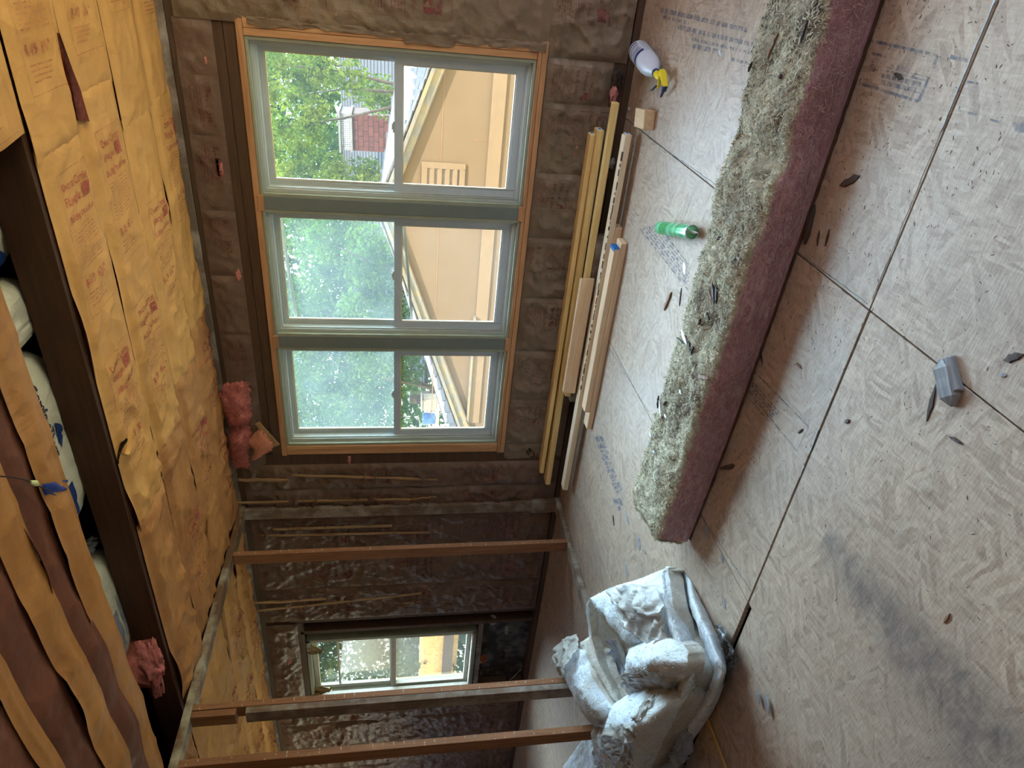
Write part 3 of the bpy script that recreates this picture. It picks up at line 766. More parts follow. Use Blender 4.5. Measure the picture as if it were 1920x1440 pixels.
def ceil_print(surf, x0, x1, y0, y1, x, parent, w=.26, yoff=.07):
    """reading direction +Y, letters up = +X, seen from below"""
    L, B = x1-x0, y1-y0; m = MB()
    def place(a, b):
        X = x+b; Y = y0+yoff+a; u = min(1, max(0, (X-x0)/L)); v = min(.97, max(.03, (Y-y0)/B)); p = surf(u, v)
        return V(min(x1-.004, max(x0+.004, X)), Y, p.z-.0032)
    maker_print(m, place, w, 'R-19  6\u00bc"')
    return m.build('printed_lettering', [M['paper_ink'], M['paper_ink_strong']], parent, fix=False)
def wool(x0, x1, y0, y1, parent=ceil):
    m = MB(); nu = max(6, int((x1-x0)/.08)); m.grid(lambda u, v: V(x0+(x1-x0)*u, y0+(y1-y0)*v, ZC+.025+.02*fbm(u*nu*.7, v*5, y0, 3)), nu, 8)
    m.build('pink_wool_fill', M['pink_fiber'], parent, fix=False)
bays = [(3.655, YW+.01), (3.245, 3.655), (2.835, 3.245), (2.435, 2.835)]
random.seed(21)
for k, (y0, y1) in enumerate(bays):
    cut = [-0.78, -0.80, -0.60, -0.72][k]
    for (x0, x1, part) in ((cut-.01, XR, 0), (-2.02-.12*k, cut+.03, 1), (-3.655, -1.99-.12*k, 3), (XL, -3.735, 2)):
        s, o = ceiling_sheet(x0, x1, y0+.003, y1-.006, 100+k*7+part*3, 'kraft_ceiling' if part < 3 else 'kraft_dim', zoff=.004*(part == 0)+.0015*k, amp=.014 if part else .011)
        step = .74
        x = (x1-.12-.23*k) if part in (0, 3) else (x1-.05-[.05, .33, .12, .05][k] if part == 1 else x1-.2-.3*k)
        if part == 0: x = cut+.62+[.25, .35, .05, .10][k]
        while x-.56 > x0:
            if x < .5: ceil_print(s, x0, x1, y0, y1, x, o)
            x -= step
        wool(x0+.02, x1-.02, y0+.03, y1-.02)
# the open bay: the batt ends in a torn edge, right of the bare joist
s, o = ceiling_sheet(-.63, XR, 2.03, 2.43, 141, zoff=.003, drop=lambda x, y: .022*sstep(-.35, -.63, x)*sstep(2.43, 2.2, y))
ceil_print(s, -.63, XR, 2.03, 2.43, -.07, o)
ceil_print(s, -.63, XR, 2.03, 2.43, .63, o)
wool(-.60, XR, 2.05, 2.41)
# near the camera: facing hangs loose, flanges smooth, the field stained red-brown
def px_sheet(nm, rows, mat, parent, t=.003, nu=40, nv=10, amp=.008, seed=0.0, label=None, mode='ceil'):
    """rows: list of lists of (x, y, z) picture points with their height: a control lattice of the hanging paper"""
    P = [[F(x, y, z) for x, y, z in r] for r in rows]
    def cr_(p, t):
        n = len(p)-1; s_ = min(int(t*n), n-1); f = t*n-s_
        a, b = p[s_], p[s_+1]; a0 = p[max(0, s_-1)]; b1 = p[min(n, s_+2)]
        return .5*((2*a)+(b-a0)*f+(2*a0-5*a+4*b-b1)*f*f+(3*a-a0-3*b+b1)*f*f*f)
    def fn(u, v):
        q = [cr_(r, v) for r in P]; p = cr_(q, u)
        return p+V(0, 0, amp*(fbm(p.x*5, p.y*9, seed, 3)+.8*ridge(p.x*6+p.y*3, p.y*12-p.x*2, seed)**3))
    m = MB(); m.slab(fn, nu, nv, (0, 0, 1), t); return m.build(nm, M[mat], parent, fix=False, label=label)
for y0, y1, mt, sd, zo in ((1.87, 2.03, 'kraft_smooth', 151, .010), (1.74, 1.89, 'kraft_red', 152, -.002), (1.60, 1.75, 'kraft_smooth', 153, .010), (1.42, 1.62, 'kraft_red', 154, -.002), (1.36, 1.44, 'kraft_smooth', 158, .008), (1.18, 1.37, 'kraft_red', 155, -.004), (.80, 1.20, 'kraft_ceiling', 156, .0), (.38, .82, 'kraft_red', 157, .0), (-.4, .4, 'kraft_ceiling', 159, 0), (-1.1, -.38, 'kraft_ceiling', 160, 0), (YB, -1.08, 'kraft_ceiling', 161, 0)):
    def dr(x, y, sd=sd):
        h = sstep(-1.7, -2.9, x)*(.25 if sd == 151 else 1)
        return .045*h*max(0, .35+fbm(x*1.5, y*.9, 7.3, 2)) + .006*ridge(x*2.7, y*2.0, sd)**2 + .035*h*abs(((x*1.9+.35*y) % 1.0)-.5)
    s, o = ceiling_sheet(-3.66, XR, y0, y1, sd, mt, .006, dr, .022, zo)
m = MB(); m.box(XL, -3.735, YB, 2.43, ZC+.0, ZC+.004)
s, o = ceiling_sheet(XL, -3.735, 2.03, 2.43, 171, 'kraft_dim', .016); s, o = ceiling_sheet(XL, -3.735, 1.22, 2.03, 172, 'kraft_dim', .016)
s, o = ceiling_sheet(XL, -3.735, YB, 1.22, 173, 'kraft_dim', .016, None, .05)
# broken end of the facing: a dark hole by the partition and the sawn end of a pink batt
tuft('pink_wool', F(283, 1250, 2.50), (0, -.35, -1), .20, .06, .05, M['pink_deep'], ceil, 15.5, 14)
m = MB()
A, B, C, Dd = F(268, 1185, 2.58), F(292, 1190, 2.49), F(300, 1290, 2.47), F(258, 1280, 2.55)
m.slab(lambda u, v: (A.lerp(B, v)).lerp(Dd.lerp(C, v), u)+V(0, 0, .012*fbm(u*9, v*5, 2, 3)), 24, 10, (0, .1, 1), .10); m.build('pink_wool', M['pink_deep'], ceil, fix=False)
# wedge coloured as the shaded gap between facings; dark hole patch with a curled flap
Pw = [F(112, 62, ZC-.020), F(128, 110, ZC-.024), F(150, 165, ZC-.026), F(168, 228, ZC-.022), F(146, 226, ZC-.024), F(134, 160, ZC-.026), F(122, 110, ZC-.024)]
m = MB(); cw = sum(Pw, Vector())/len(Pw); m.add(Pw+[cw-V(0, 0, .012)]+[p+V(0, 0, .03) for p in Pw], [(k, (k+1) % 7, 7) for k in range(7)]+[(k, (k+1) % 7, 8+(k+1) % 7, 8+k) for k in range(7)], True); m.build('gap_wedge', M['pink_dark'], ceil, fix=False)
cA = F(231, 838, ZC-.026)
m = MB(); m.grid(lambda u, v: cA+V(-.055*math.sin(u*PI*.9+.2)*(1+.18*v)+.03, -.065+.13*u, -.004-.020*math.sin(v*PI)*(1-.3*u)-.004*v), 14, 6); m.build('curled_flap', M['kraft_ceiling'], ceil, fix=False)
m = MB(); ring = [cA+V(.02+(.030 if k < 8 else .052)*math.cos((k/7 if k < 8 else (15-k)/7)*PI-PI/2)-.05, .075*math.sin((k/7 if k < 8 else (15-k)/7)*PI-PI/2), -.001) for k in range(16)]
m.poly(ring, (0, 0, .006)); m.build('hole_shade_patch', plain('hole_shade', lin(34, 22, 14), .95, .05), ceil, fix=False)  # flat dark sheet; the shade inside the hole is its colour
# torn triangle of paper with pink showing, and paper strips
m = MB(); P = [F(330, 1072, ZC-.02), F(343, 1078, ZC-.02), F(326, 1112, ZC-.024)]
M['pink_pale'] = plain('pale_pink_paper', lin(226, 158, 128), .9, .05, var=.08)
m.poly(P, (0, 0, .004)); m.build('torn_corner', M['pink_pale'], ceil, fix=False)
def cstrip(p0, p1, w, sd, z=ZC-.022):
    a, b = F(*p0, z), F(*p1, z); wd = (b-a).cross(V(0, 0, 1)).normalized(); m = MB()
    m.slab(lambda u, v: a.lerp(b, u)+wd*(v-.5)*w*(1+.4*nz(u*7, 0, sd))+wd*.012*nz(u*4, 3, sd)+V(0, 0, .004*nz(u*9, v, sd)), 30, 2, (0, 0, 1), .002); return m.build('paper_flange', M['kraft_smooth'], ceil, fix=False)
cstrip((388, 930), (396, 1085), .03, 1); cstrip((398, 920), (412, 1050), .02, 2); cstrip((378, 1000), (394, 1088), .025, 3)
cstrip((415, 1125), (438, 1265), .03, 4); cstrip((418, 1085), (452, 1250), .022, 5); cstrip((404, 905), (418, 1010), .016, 6)
# roof space above: closed and dark
M['roof_deck'] = wood('dark_roof_deck', lin(46, 34, 26), lin(24, 18, 14), 0)
o = structure('trim_3', 'dark boarded roof space above the ceiling joists')
m = MB(); m.box(XL-.2, XR+.2, YB-.2, YW+.16, 3.75, 3.85); m.box(XL-.2, XL-.1, YB-.2, YW+.16, 2.3, 3.85); m.box(XR+.1, XR+.2, YB-.2, YW+.16, 2.3, 3.85); m.box(XL-.2, XR+.2, YB-.2, YB-.1, 2.3, 3.85)
m.build('roof_deck', M['roof_deck'], o, fix=False)
m = MB(); m.box(XL-.1, XR+.1, 2.9, YW+.1, ZC+.16, ZC+.2); m.box(XL-.1, XR+.1, YB-.1, 1.5, ZC+.16, ZC+.2); m.build('attic_board', M['roof_deck'], o, fix=False)

# ---------------------------------------------------------------- bags of insulation lying on the joists
def bag_mat():
    t = NT('white_plastic_bag'); v = t.coord((1, 1, 1), rnd=3.0); n = t.noise(v, 9, 5, .6, 1.5)
    t.color(t.ramp(n, [(.3, lin(224, 218, 188)), (.7, lin(244, 238, 212))])).rough(.38); t.b.inputs['Specular IOR Level'].default_value = .45
    t.bump(n, .4, .02); return t.m
M['bag'] = bag_mat(); M['bag_blue'] = plain('blue_bag_ink', lin(40, 66, 128), .5, .3, var=.08); M['bag_grey'] = plain('grey_blue_bag_ink', lin(150, 158, 172), .5, .3, var=.06)
M['bag_black'] = plain('navy_bag_ink', lin(42, 52, 84), .5, .3, var=.08)
def bag(label, x0, x1, yc, hy, z0, hz, seed, prints=()):
    t = thing('insulation_bag', label, 'bag', 'insulation bags above the joists')
    xc, hx = (x0+x1)/2, abs(x1-x0)/2
    def pt(a, b):                                  # underside: a along X (-1..1), b along Y (-1..1)
        return None
    def fn(u, v):
        th = u*2*PI; s_ = v*2-1
        e = (1-abs(s_)**5)**.5 if abs(s_) < 1 else 0
        cy, cz = math.cos(th), math.sin(th)
        sy = math.copysign(abs(cy)**.55, cy); sz = math.copysign(abs(cz)**.55, cz)
        w = 1+.05*fbm(s_*3, cy*2, seed+cz, 3)
        w -= .05*ridge(s_*5+cy*2, cz*3, seed)**3
        return V(xc+hx*s_*(1+.02*nz(cy*3, cz*3, seed)), yc+hy*sy*(.25+.75*e)*w, z0+hz+hz*sz*(.15+.85*e)*w)
    m = MB(); m.grid(fn, 40, 48); o = m.build('bag_body', M['bag'], t, fix=True)
    if prints:
        mm = MB()
        for kind, s_, X, Y, size, width, mi in prints:   # on the underside, reading -X, letters up +Y
            def place(a, b):
                x, y = X-a, Y+b
                s1 = max(-.97, min(.97, (x-xc)/hx)); q = max(-.98, min(.98, (y-yc)/hy))
                e = (1-abs(s1)**5)**.5; 
                cy = math.copysign(min(1, abs(q/(.25+.75*e)))**(1/.55), q); cz = -math.sqrt(max(0, 1-cy*cy)); sz = -abs(cz)**.55
                w = 1+.05*fbm(s1*3, cy*2, seed+cz, 3) - .05*ridge(s1*5+cy*2, cz*3, seed)**3
                return V(x, y, z0+hz+hz*sz*(.15+.85*e)*w-.004)
            if kind == 't': put_text(mm, s_, place, 0, 0, size, width, mi)
            elif kind == 'r': put_rect(mm, place, 0, 0, width, size, mi, 6)
            elif kind == 'd':
                for k in range(12):
                    h0 = size*math.sin(PI*k/12); h1 = size*math.sin(PI*(k+1)/12)
                    mm.add([place(width*k/12, 0), place(width*(k+1)/12, 0), place(width*(k+1)/12, h1), place(width*k/12, h0)], [(0, 1, 2, 3)], False, mi)
        mm.build('printed_lettering', [M['bag_black'], M['bag_blue'], M['bag_grey'], M['bag']], o, fix=False, kind='stuff')
    reorigin(t, (xc, yc, z0)); return t
ZB = 2.602
bag('white insulation bag farthest right above the bare joist, half hidden', -1.12, -.30, 2.33, .26, ZB, .13, 3.0,
    [('t', 'Comfort', -.72, 2.30, .075, .26, 0), ('t', 'Therm', -.97, 2.30, .075, .14, 0), ('d', '', -1.00, 2.37, .06, .12, 1), ('r', '', -.76, 2.275, .008, .3, 2), ('r', '', -.76, 2.255, .008, .26, 2)])
bag('short blank white insulation bag between two lettered ones', -1.385, -1.14, 2.30, .24, ZB, .12, 5.0)
bag('long white insulation bag with blue lettering and a square blue logo', -2.26, -1.42, 2.31, .25, ZB, .13, 8.0,
    [('t', 'Comfort', -1.50, 2.29, .065, .20, 0), ('t', 'Therm', -1.70, 2.29, .065, .14, 0), ('d', '', -1.70, 2.35, .05, .12, 1), ('r', '', -1.52, 2.27, .007, .26, 2), ('r', '', -1.54, 2.255, .007, .22, 2),
     ('r', '', -1.99, 2.15, .20, .17, 1), ('t', 'JM', -2.0, 2.18, .15, .15, 3)])
bag('white insulation bag torn open at its end, nearest the stripped partition', -3.22, -2.50, 2.33, .24, ZB, .13, 13.0,
    [('t', 'ComfortTherm', -2.72, 2.42, .05, .34, 0), ('r', '', -2.74, 2.40, .007, .3, 2), ('r', '', -2.74, 2.385, .007, .28, 2), ('r', '', -2.80, 2.315, .05, .25, 2), ('t', 'R', -2.80, 2.25, .05, .04, 2), ('r', '', -2.86, 2.255, .03, .1, 2), ('d', '', -2.90, 2.15, .05, .2, 1)])
# its torn mouth of clear plastic
M['clear_plastic'] = glass('crumpled_clear_plastic', .5, (.8, .84, .84, 1), 8.0)
torn = [o for o in COL.objects if o.name.startswith('insulation_bag')][-1]
for sd in range(3):
    m = MB(); A = V(-2.50+.02*sd, 2.30+.05*sd, 2.66); 
    m.grid(lambda u, v: A+V(.14*u*(1-.2*sd), .16*(v-.5)*(1-u*.6)+.02*nz(u*5, v*5, sd), -.03*u+.05*nz(u*4, v*6, sd+3)), 12, 12)
    o = m.build('torn_plastic_mouth', M['clear_plastic'], torn, fix=False); o.matrix_parent_inverse = Matrix.Translation(-torn.location)

# paper-wrapped scrap between the bags and a cut piece of batt
o = MB(); P = [F(258, 1158, 2.6), F(272, 1152, 2.6), F(276, 1192, 2.58), F(258, 1200, 2.6)]
o.poly(P, (0, .01, .02)); tag(o.build('cardboard_scrap', plain('grey_green_board', lin(168, 166, 140), .9, .1)), 'pale grey cardboard scrap beside the torn insulation bag', 'scrap')
# blue tape and thin cable hanging at the ceiling
M['tape'] = plain('blue_tape', lin(40, 66, 150), .55, .3, var=.1)
A, B = F(84, 918, 2.43), F(128, 908, 2.445)
m = MB(); wd = V(1, .25, 0).normalized()
m.slab(lambda u, v: A.lerp(B, u)+wd*((v-.5)*.042*(1-.15*u))+V(0, 0, .006*math.sin(u*7+v*3)), 10, 4, (0, 0, 1), .002)
C_ = F(104, 929, 2.426); m.slab(lambda u, v: A.lerp(C_, u)+wd*((v-.5)*.016*(1-.8*u))+V(0, 0, .003*math.sin(u*5)), 6, 2, (0, 0, 1), .002)
tag(m.build('tape_strip', M['tape'], fix=False), 'strip of blue tape stuck across the ceiling paper', 'tape')
t = thing('cable', 'thin black cable hanging along the ceiling paper to the blue tape', 'cable')
pts = [F(-30, 890, 2.43), F(0, 893, 2.425), F(25, 895, 2.42), F(48, 900, 2.42), F(66, 908, 2.42), F(84, 917, 2.428), F(98, 924, 2.43)]
m = MB(); m.tube(pts, .0022, 6); m.build('wire', M['black'], t)
m = MB(); m.tube([F(59, 904, 2.418), F(66, 906, 2.416), F(71, 909, 2.418)], [.006, .010, .005], 10); m.build('connector', plain('pale_green_plastic', lin(206, 214, 160), .4, .4), t)
reorigin(t, pts[0])

# ================================================================== THINGS ON THE FLOOR
# ---------------------------------------------------------------- lumber along the wall
M['tag_white'] = plain('white_end_tag', lin(224, 228, 232), .5, .3, var=.04); M['tag_blue'] = plain('blue_end_paint', lin(46, 112, 186), .6, .2, var=.15, scale=60)
M['bark'] = plain('bark_edge', lin(112, 96, 80), .9, .1, var=.4, scale=60, bump=.5)
def board(label, xr, xl, yr, yl, z, dep, hgt, mat, tagk=None, cut=0.0, wane=False, zl=None):
    """xr/xl: right and left end; yr/yl: front face at the two ends; z: underside"""
    zl = z if zl is None else zl
    a = V(xr, yr, z); b = V(xl, yl, zl); L = (b-a).length; d = (a-b)/L
    q = d.to_track_quat('X', 'Z'); Rm = q.to_matrix().to_4x4(); Rm.translation = (a+b)/2
    inv = Rm.inverted(); yd = 1 if (Rm.to_3x3() @ V(0, 1, 0)).y > 0 else -1
    m = MB(); h = L/2; c = cut
    y0, y1 = 0, yd*dep
    m.hexa([(-h, y0, 0), (h, y0, 0), (h-c, y1, 0), (-h+c*.4, y1, 0), (-h+.004, y0, hgt), (h-.003, y0, hgt), (h-c, y1, hgt), (-h+c*.4, y1, hgt)])
    o = m.build('lumber_board', M[mat], None, bevel=.0022); o.matrix_world = Rm
    tag(o, label, 'board', 'lumber stacked along the window wall')
    if tagk:
        m = MB()
        if tagk == 'white': m.box(h-.002, h+.0012, yd*dep*.2, yd*dep*.75, hgt*.12, hgt*.9); m2 = MB(); m2.box(h+.0012, h+.0018, yd*dep*.3, yd*dep*.62, hgt*.3, hgt*.7)
        else: m.box(h-.02, h+.0015, yd*.001, yd*dep*.999, hgt*.02, hgt*1.001); m2 = None
        s_ = m.build('end_tag', M['tag_white'] if tagk == 'white' else M['tag_blue'], o)
        if m2: m2.build('tag_mark', M['tag_blue'], s_)
    if wane:
        m = MB(); rr = random.Random(5); x = -h*.3
        while x < h-.1:
            w = rr.uniform(.01, .05); m.box(x, x+w, y0-.0006, y0+yd*.014*rr.uniform(.15, 1), hgt-.006*rr.uniform(.1, 1), hgt+.0008); x += w+rr.uniform(.0, .035)
        m.build('bark_edge', M['bark'], o, kind='stuff')
    return o
board('yellow pine board on top of the stack, hard against the papered wall', -.838, -3.325, 3.895, 3.895, .186, .068, .030, 'pine', 'white')
board('pine board directly under the rearmost top one, longest of the rear pair', -.806, -3.412, 3.862, 3.862, .148, .088, .037, 'pine', 'white', zl=.130)
board('plain pine board reaching farthest right, without any end tag', -.645, -2.56, 3.80, 3.80, .108, .040, .036, 'pine')
board('short pale pinkish board lying on edge on top of the stack', -1.652, -2.50, 3.752, 3.752, .094, .034, .084, 'pine_warm', None, .012)
board('longest pale board with a bark-flecked edge and white end tag', -.780, -3.31, 3.682, 3.682, .046, .066, .037, 'pine_pale', 'white', .01, wane=True)
board('pale board with blue painted end, lying on the frontmost board', -1.380, -2.522, 3.556, 3.556, .0375, .080, .034, 'pine_warm', 'blue')
board('frontmost warm pine board lying flat on the floor', -1.345, -2.655, 3.556, 3.548, .0012, .088, .036, 'pine_warm')
board('low filler board on the floor behind the frontmost one, mostly hidden', -1.30, -2.38, 3.682, 3.682, .0012, .072, .044, 'pine_warm')
board('grey weathered filler board on the floor under the rear stack', -1.40, -2.60, 3.792, 3.792, .0012, .066, .105, 'stud_old')
board('grey weathered filler board on edge close to the wall under the stack', -1.45, -2.45, 3.868, 3.868, .0012, .07, .126, 'stud_old')

# offcut block
m = MB(); m.hexa([(-.712, 3.497, .0012), (-.620, 3.512, .0012), (-.636, 3.655, .0012), (-.728, 3.640, .0012), (-.712, 3.499, .055), (-.620, 3.514, .062), (-.636, 3.655, .064), (-.728, 3.640, .060)])
tag(m.build('wood_block', wood('pale_offcut', lin(222, 196, 158), lin(190, 156, 116), 1), bevel=.003), 'short pale wood offcut block standing alone on the floor', 'block')

# ---------------------------------------------------------------- long batt of insulation
random.seed(5)
def batt_mat(name, cols, sc=(60, 14, 60), bump=.8):
    t = NT(name); v = t.coord(sc); n1 = t.noise(v, 1.0, 6, .65, 1.2); n2 = t.noise(t.coord((5, 5, 5)), 1.0, 5, .6)
    c = t.ramp(n1, [(.28, cols[0]), (.5, cols[1]), (.72, cols[2])]); c = t.mix(t.ramp(n2, [(.44, (0, 0, 0, 1)), (.64, (.85, .85, .85, 1))]), c, cols[3])
    t.color(c).rough(.95); t.b.inputs['Specular IOR Level'].default_value = .05; t.bump(n1, bump, .015); return t.m
M['wool_top'] = batt_mat('dusty_yellow_wool', [lin(104, 94, 80), lin(180, 172, 148), lin(226, 218, 190), lin(98, 88, 80)], (36, 22, 36))
M['wool_side'] = batt_mat('pink_batt_side', [lin(158, 108, 112), lin(188, 146, 150), lin(216, 194, 194), lin(166, 126, 130)], (18, 60, 60))
M['wool_fiber'] = plain('wool_fibres', lin(210, 204, 176), .95, .05, var=.25, scale=30)
M['pink_fiber2'] = plain('pink_wool_fibres', lin(226, 192, 186), .95, .05, var=.2, scale=30)
M['batt_kraft'] = plain('dirty_kraft_backing', lin(96, 70, 54), .8, .1, var=.25, scale=20)
def batt_near(x):                         # floor line of the near side
    t = max(0, min(1, -x/2.16)); return 1.962+.022*t+.062*t**3
BT = thing('insulation_batt', 'long dusty batt of pink and yellow insulation lying across the floor', 'insulation')
X0, X1, WD, TH = 1.15, -2.165, .388, .150
def batt_fn(u, v):
    x = X0+(X1-X0)*u; yn = batt_near(x)
    per = [(0, .006), (0, .04), (-.004, .09), (.004, .135), (.02, TH), (.1, TH+.006), (.2, TH+.004), (.3, TH+.002), (WD-.015, TH-.01), (WD, .1), (WD-.005, .006)]
    k = v*(len(per)-1); i = min(int(k), len(per)-2); f = k-i
    y = per[i][0]*(1-f)+per[i+1][0]*f; z = per[i][1]*(1-f)+per[i+1][1]*f
    top = sstep(.12, .15, z)
    w = fbm(x*4, y*6, 3.0, 4)*.020+fbm(x*19, y*19, 9.0, 2)*.009
    dip = -.028*math.exp(-((x+.47)/.05)**2)                     # the fold across the batt
    z2 = z+top*(w+dip+.012*nz(x*1.7, 3, 3))
    if z > .02: y += (1-top)*(.012*fbm(x*6, z*9, 6.0, 3)+.004*nz(x*30, z*30, 2)) + (.02*fbm(x*5, z*3, 11, 3) if y > WD-.03 else 0)
    xe = x + (.02*fbm(y*14, z*14, 8, 3)+(.05*(1-y/WD)-.03)*(z/TH) if u > .999 else 0)
    return V(xe, yn+y, max(.004, z2))
m = MB(); nu, nv = 300, 50; m.grid(batt_fn, nu, nv)
m.mi = []
for i in range(nu):
    for j in range(nv): m.mi.append(1 if (j+.5)/nv < .36 else 0)
# close the end
n0 = len(m.v); ring = [nu*(nv+1)+j for j in range(nv+1)]; cen = sum((Vector(m.v[i]) for i in ring), Vector())/len(ring); m.v.append(tuple(cen+V(.0, 0, 0)))
for j in range(nv): m.f.append([ring[j], ring[j+1], n0]); m.sm.append(True); m.mi.append(1)
m.build('wool_body', [M['wool_top'], M['wool_side']], BT, fix=False)
m = MB(); m.slab(lambda u, v: V(X0+(X1+.02-X0)*u, batt_near(X0+(X1-X0)*u)-.012-.006*nz(u*40, 1, 1)+(WD+.02)*v, .0025+.004*abs(nz(u*60, v*4, 2))), 120, 4, (0, 0, 1), .003); m.build('kraft_backing', M['batt_kraft'], BT, fix=False)
def fibres(name, n, fn, nrm, mat, parent, ln=.03, w=.0012, seed=1, flat=.35):
    """loose wool strands lying on a surface"""
    r = random.Random(seed); m = MB()
    for k in range(n):
        p = Vector(fn(r)); N = Vector(nrm)
        d = Vector((r.gauss(0, 1), r.gauss(0, 1), r.gauss(0, 1))); d -= N*d.dot(N)*(1-flat); d.normalize()
        s_ = d.cross(N).normalized()*w*r.uniform(.6, 1.6); L = ln*r.uniform(.4, 1.3); lift = N*L*r.uniform(.05, .45)
        a, b, c = p-d*L*.5, p+lift*.8, p+d*L*.5+lift*r.uniform(0, .5)
        m.add([a-s_, a+s_, b-s_, b+s_, c], [(0, 1, 3, 2), (2, 3, 4)])
    return m.build(name, mat, parent, fix=False, kind='stuff')
fibres('loose_fibres', 9000, lambda r: batt_fn(r.uniform(.33, 1), r.uniform(.42, .86))+V(0, 0, .001), (0, 0, 1), M['wool_fiber'], BT, .026, .0013, 3)
fibres('edge_fibres', 2600, lambda r: batt_fn(r.uniform(.33, 1), r.uniform(.34, .42)), (0, -.7, .7), M['wool_fiber'], BT, .022, .0012, 4)
fibres('side_fibres', 5000, lambda r: batt_fn(r.uniform(.33, 1), r.uniform(.06, .36))+V(0, -.001, 0), (0, -1, 0), M['pink_fiber2'], BT, .022, .0005, 5, .1)
fibres('end_fibres', 900, lambda r: batt_fn(1, r.uniform(.1, .9))+V(.0, 0, 0), (-1, 0, .2), M['wool_fiber'], BT, .03, .0012, 6)
reorigin(BT, (-.8, 2.15, 0))

# ---------------------------------------------------------------- crumpled heap of white insulation in plastic
M['white_wool'] = batt_mat('white_glass_wool', [lin(178, 184, 182), lin(216, 226, 234), lin(232, 242, 250), lin(200, 204, 198)], (24, 24, 24), .6)
M['wool_edge'] = batt_mat('brownish_wool_edge', [lin(172, 168, 156), lin(204, 202, 192), lin(226, 224, 216), lin(178, 168, 152)], (40, 40, 40), .8)
def film(name, col, alpha):
    t = NT(name); t.color(col).rough(.36); t.b.inputs['Specular IOR Level'].default_value = .4
    v = t.coord((1, 1, 1)); n = t.noise(v, 9, 4, .6, 1.0); t.bump(n, .5, .02)
    tr = t.node('ShaderNodeBsdfTransparent'); tr.inputs[0].default_value = (.92, .93, .95, 1); mx = t.node('ShaderNodeMixShader')
    t.link(t.ramp(n, [(.3, (alpha*.7,)*3+(1,)), (.7, (min(1, alpha*1.2),)*3+(1,))]), mx.inputs[0])
    t.link(tr.outputs[0], mx.inputs[1]); t.link(t.b.outputs[0], mx.inputs[2]); t.link(mx.outputs[0], t.out.inputs[0]); return t.m
M['film'] = film('grey_plastic_film', lin(184, 180, 170), .55); M['film_blue'] = film('bluish_plastic_film', lin(168, 180, 200), .5)
HP = thing('insulation_heap', 'crumpled heap of white insulation batts tangled in grey plastic film', 'insulation')
def lattice(rows):
    P = [[F(x, y, z) for x, y, z in r] for r in rows]
    def c1(p, t):
        n = len(p)-1; s_ = min(int(t*n), n-1); f = t*n-s_; a, b = p[s_], p[s_+1]; a0 = p[max(0, s_-1)]; b1 = p[min(n, s_+2)]
        return .5*((2*a)+(b-a0)*f+(2*a0-5*a+4*b-b1)*f*f+(3*a-a0-3*b+b1)*f*f*f)
    return lambda u, v: c1([c1(r, v) for r in P], u)
def fold(nm, rows, t, seed, mats=('white_wool', 'wool_edge'), amp=.010, nu=34, nv=34, down=V(0, 0, -1), rnd=True):
    L = lattice(rows)
    def fn(u, v):
        p = L(u, v); e = min(1, min(u, 1-u, v, 1-v)*6)
        q = p+V(0, 0, amp*(fbm(p.x*7, p.y*7, seed, 4)+.5*nz(p.x*30, p.y*30, seed))) - (V(0, 0, .028*(1-e)**2) if rnd else V())
        q.z = max(.006, q.z); return q
    def dn(u, v):
        p = fn(u, v); d = Vector(down); lim = (p.z-.003)/t if d.z < -.5 else 1
        return d*min(1, lim)
    m = MB(); m.slab(fn, nu, nv, dn, t, True, 0, 1)
    o = m.build(nm, [M[k] for k in mats], HP, fix=True)
    return o, fn
outer = [[(1248, 1062, .004), (1288, 1135, .004), (1313, 1210, .004), (1320, 1262, .004), (1300, 1345, .004), (1268, 1405, .004), (1232, 1470, .004)],
         [(1240, 1066, .09), (1272, 1140, .11), (1300, 1215, .12), (1308, 1265, .12), (1286, 1335, .12), (1250, 1395, .12), (1214, 1460, .11)],
         [(1228, 1075, .14), (1252, 1145, .19), (1280, 1222, .21), (1292, 1268, .21), (1270, 1325, .20), (1232, 1385, .19), (1196, 1450, .17)],
         [(1215, 1090, .13), (1238, 1155, .18), (1264, 1232, .20), (1274, 1272, .20), (1252, 1318, .19), (1214, 1375, .18), (1180, 1440, .15)]]
o, fo = fold('batt_fold', outer, .13, 1.0, nu=30, nv=70)
o, f2 = fold('batt_fold', [[(1097, 1122, .25), (1130, 1165, .28), (1168, 1210, .27)], [(1140, 1101, .24), (1172, 1150, .28), (1202, 1208, .25)], [(1190, 1085, .19), (1215, 1140, .24), (1240, 1205, .21)], [(1240, 1064, .10), (1252, 1135, .17), (1270, 1205, .17)]], .085, 2.0, down=V(-.3, .2, -.9))
o, f3 = fold('batt_fold', [[(1096, 1124, .24), (1100, 1190, .23), (1118, 1260, .22), (1140, 1318, .18)], [(1110, 1150, .18), (1124, 1200, .15), (1140, 1260, .13), (1160, 1305, .13)], [(1150, 1195, .05), (1165, 1235, .04), (1172, 1275, .05), (1182, 1305, .09)]], .08, 3.0, down=V(-.5, .25, -.8))
o, f4 = fold('batt_fold', [[(1178, 1212, .24), (1225, 1196, .27), (1270, 1210, .24)], [(1166, 1245, .28), (1218, 1238, .34), (1278, 1245, .28)], [(1168, 1275, .24), (1215, 1272, .29), (1272, 1270, .25)], [(1180, 1294, .16), (1215, 1298, .18), (1262, 1290, .17)]], .15, 4.0, amp=.014, down=V(-.55, .38, -.72))
o, f5 = fold('batt_fold', [[(1072, 1216, .27), (1053, 1255, .33), (1074, 1312, .31), (1108, 1366, .26)], [(1080, 1220, .32), (1068, 1255, .36), (1092, 1306, .34), (1124, 1352, .28)], [(1096, 1236, .29), (1098, 1262, .31), (1118, 1300, .28), (1142, 1330, .24)]], .16, 5.0, down=V(-.1, .1, -.97))
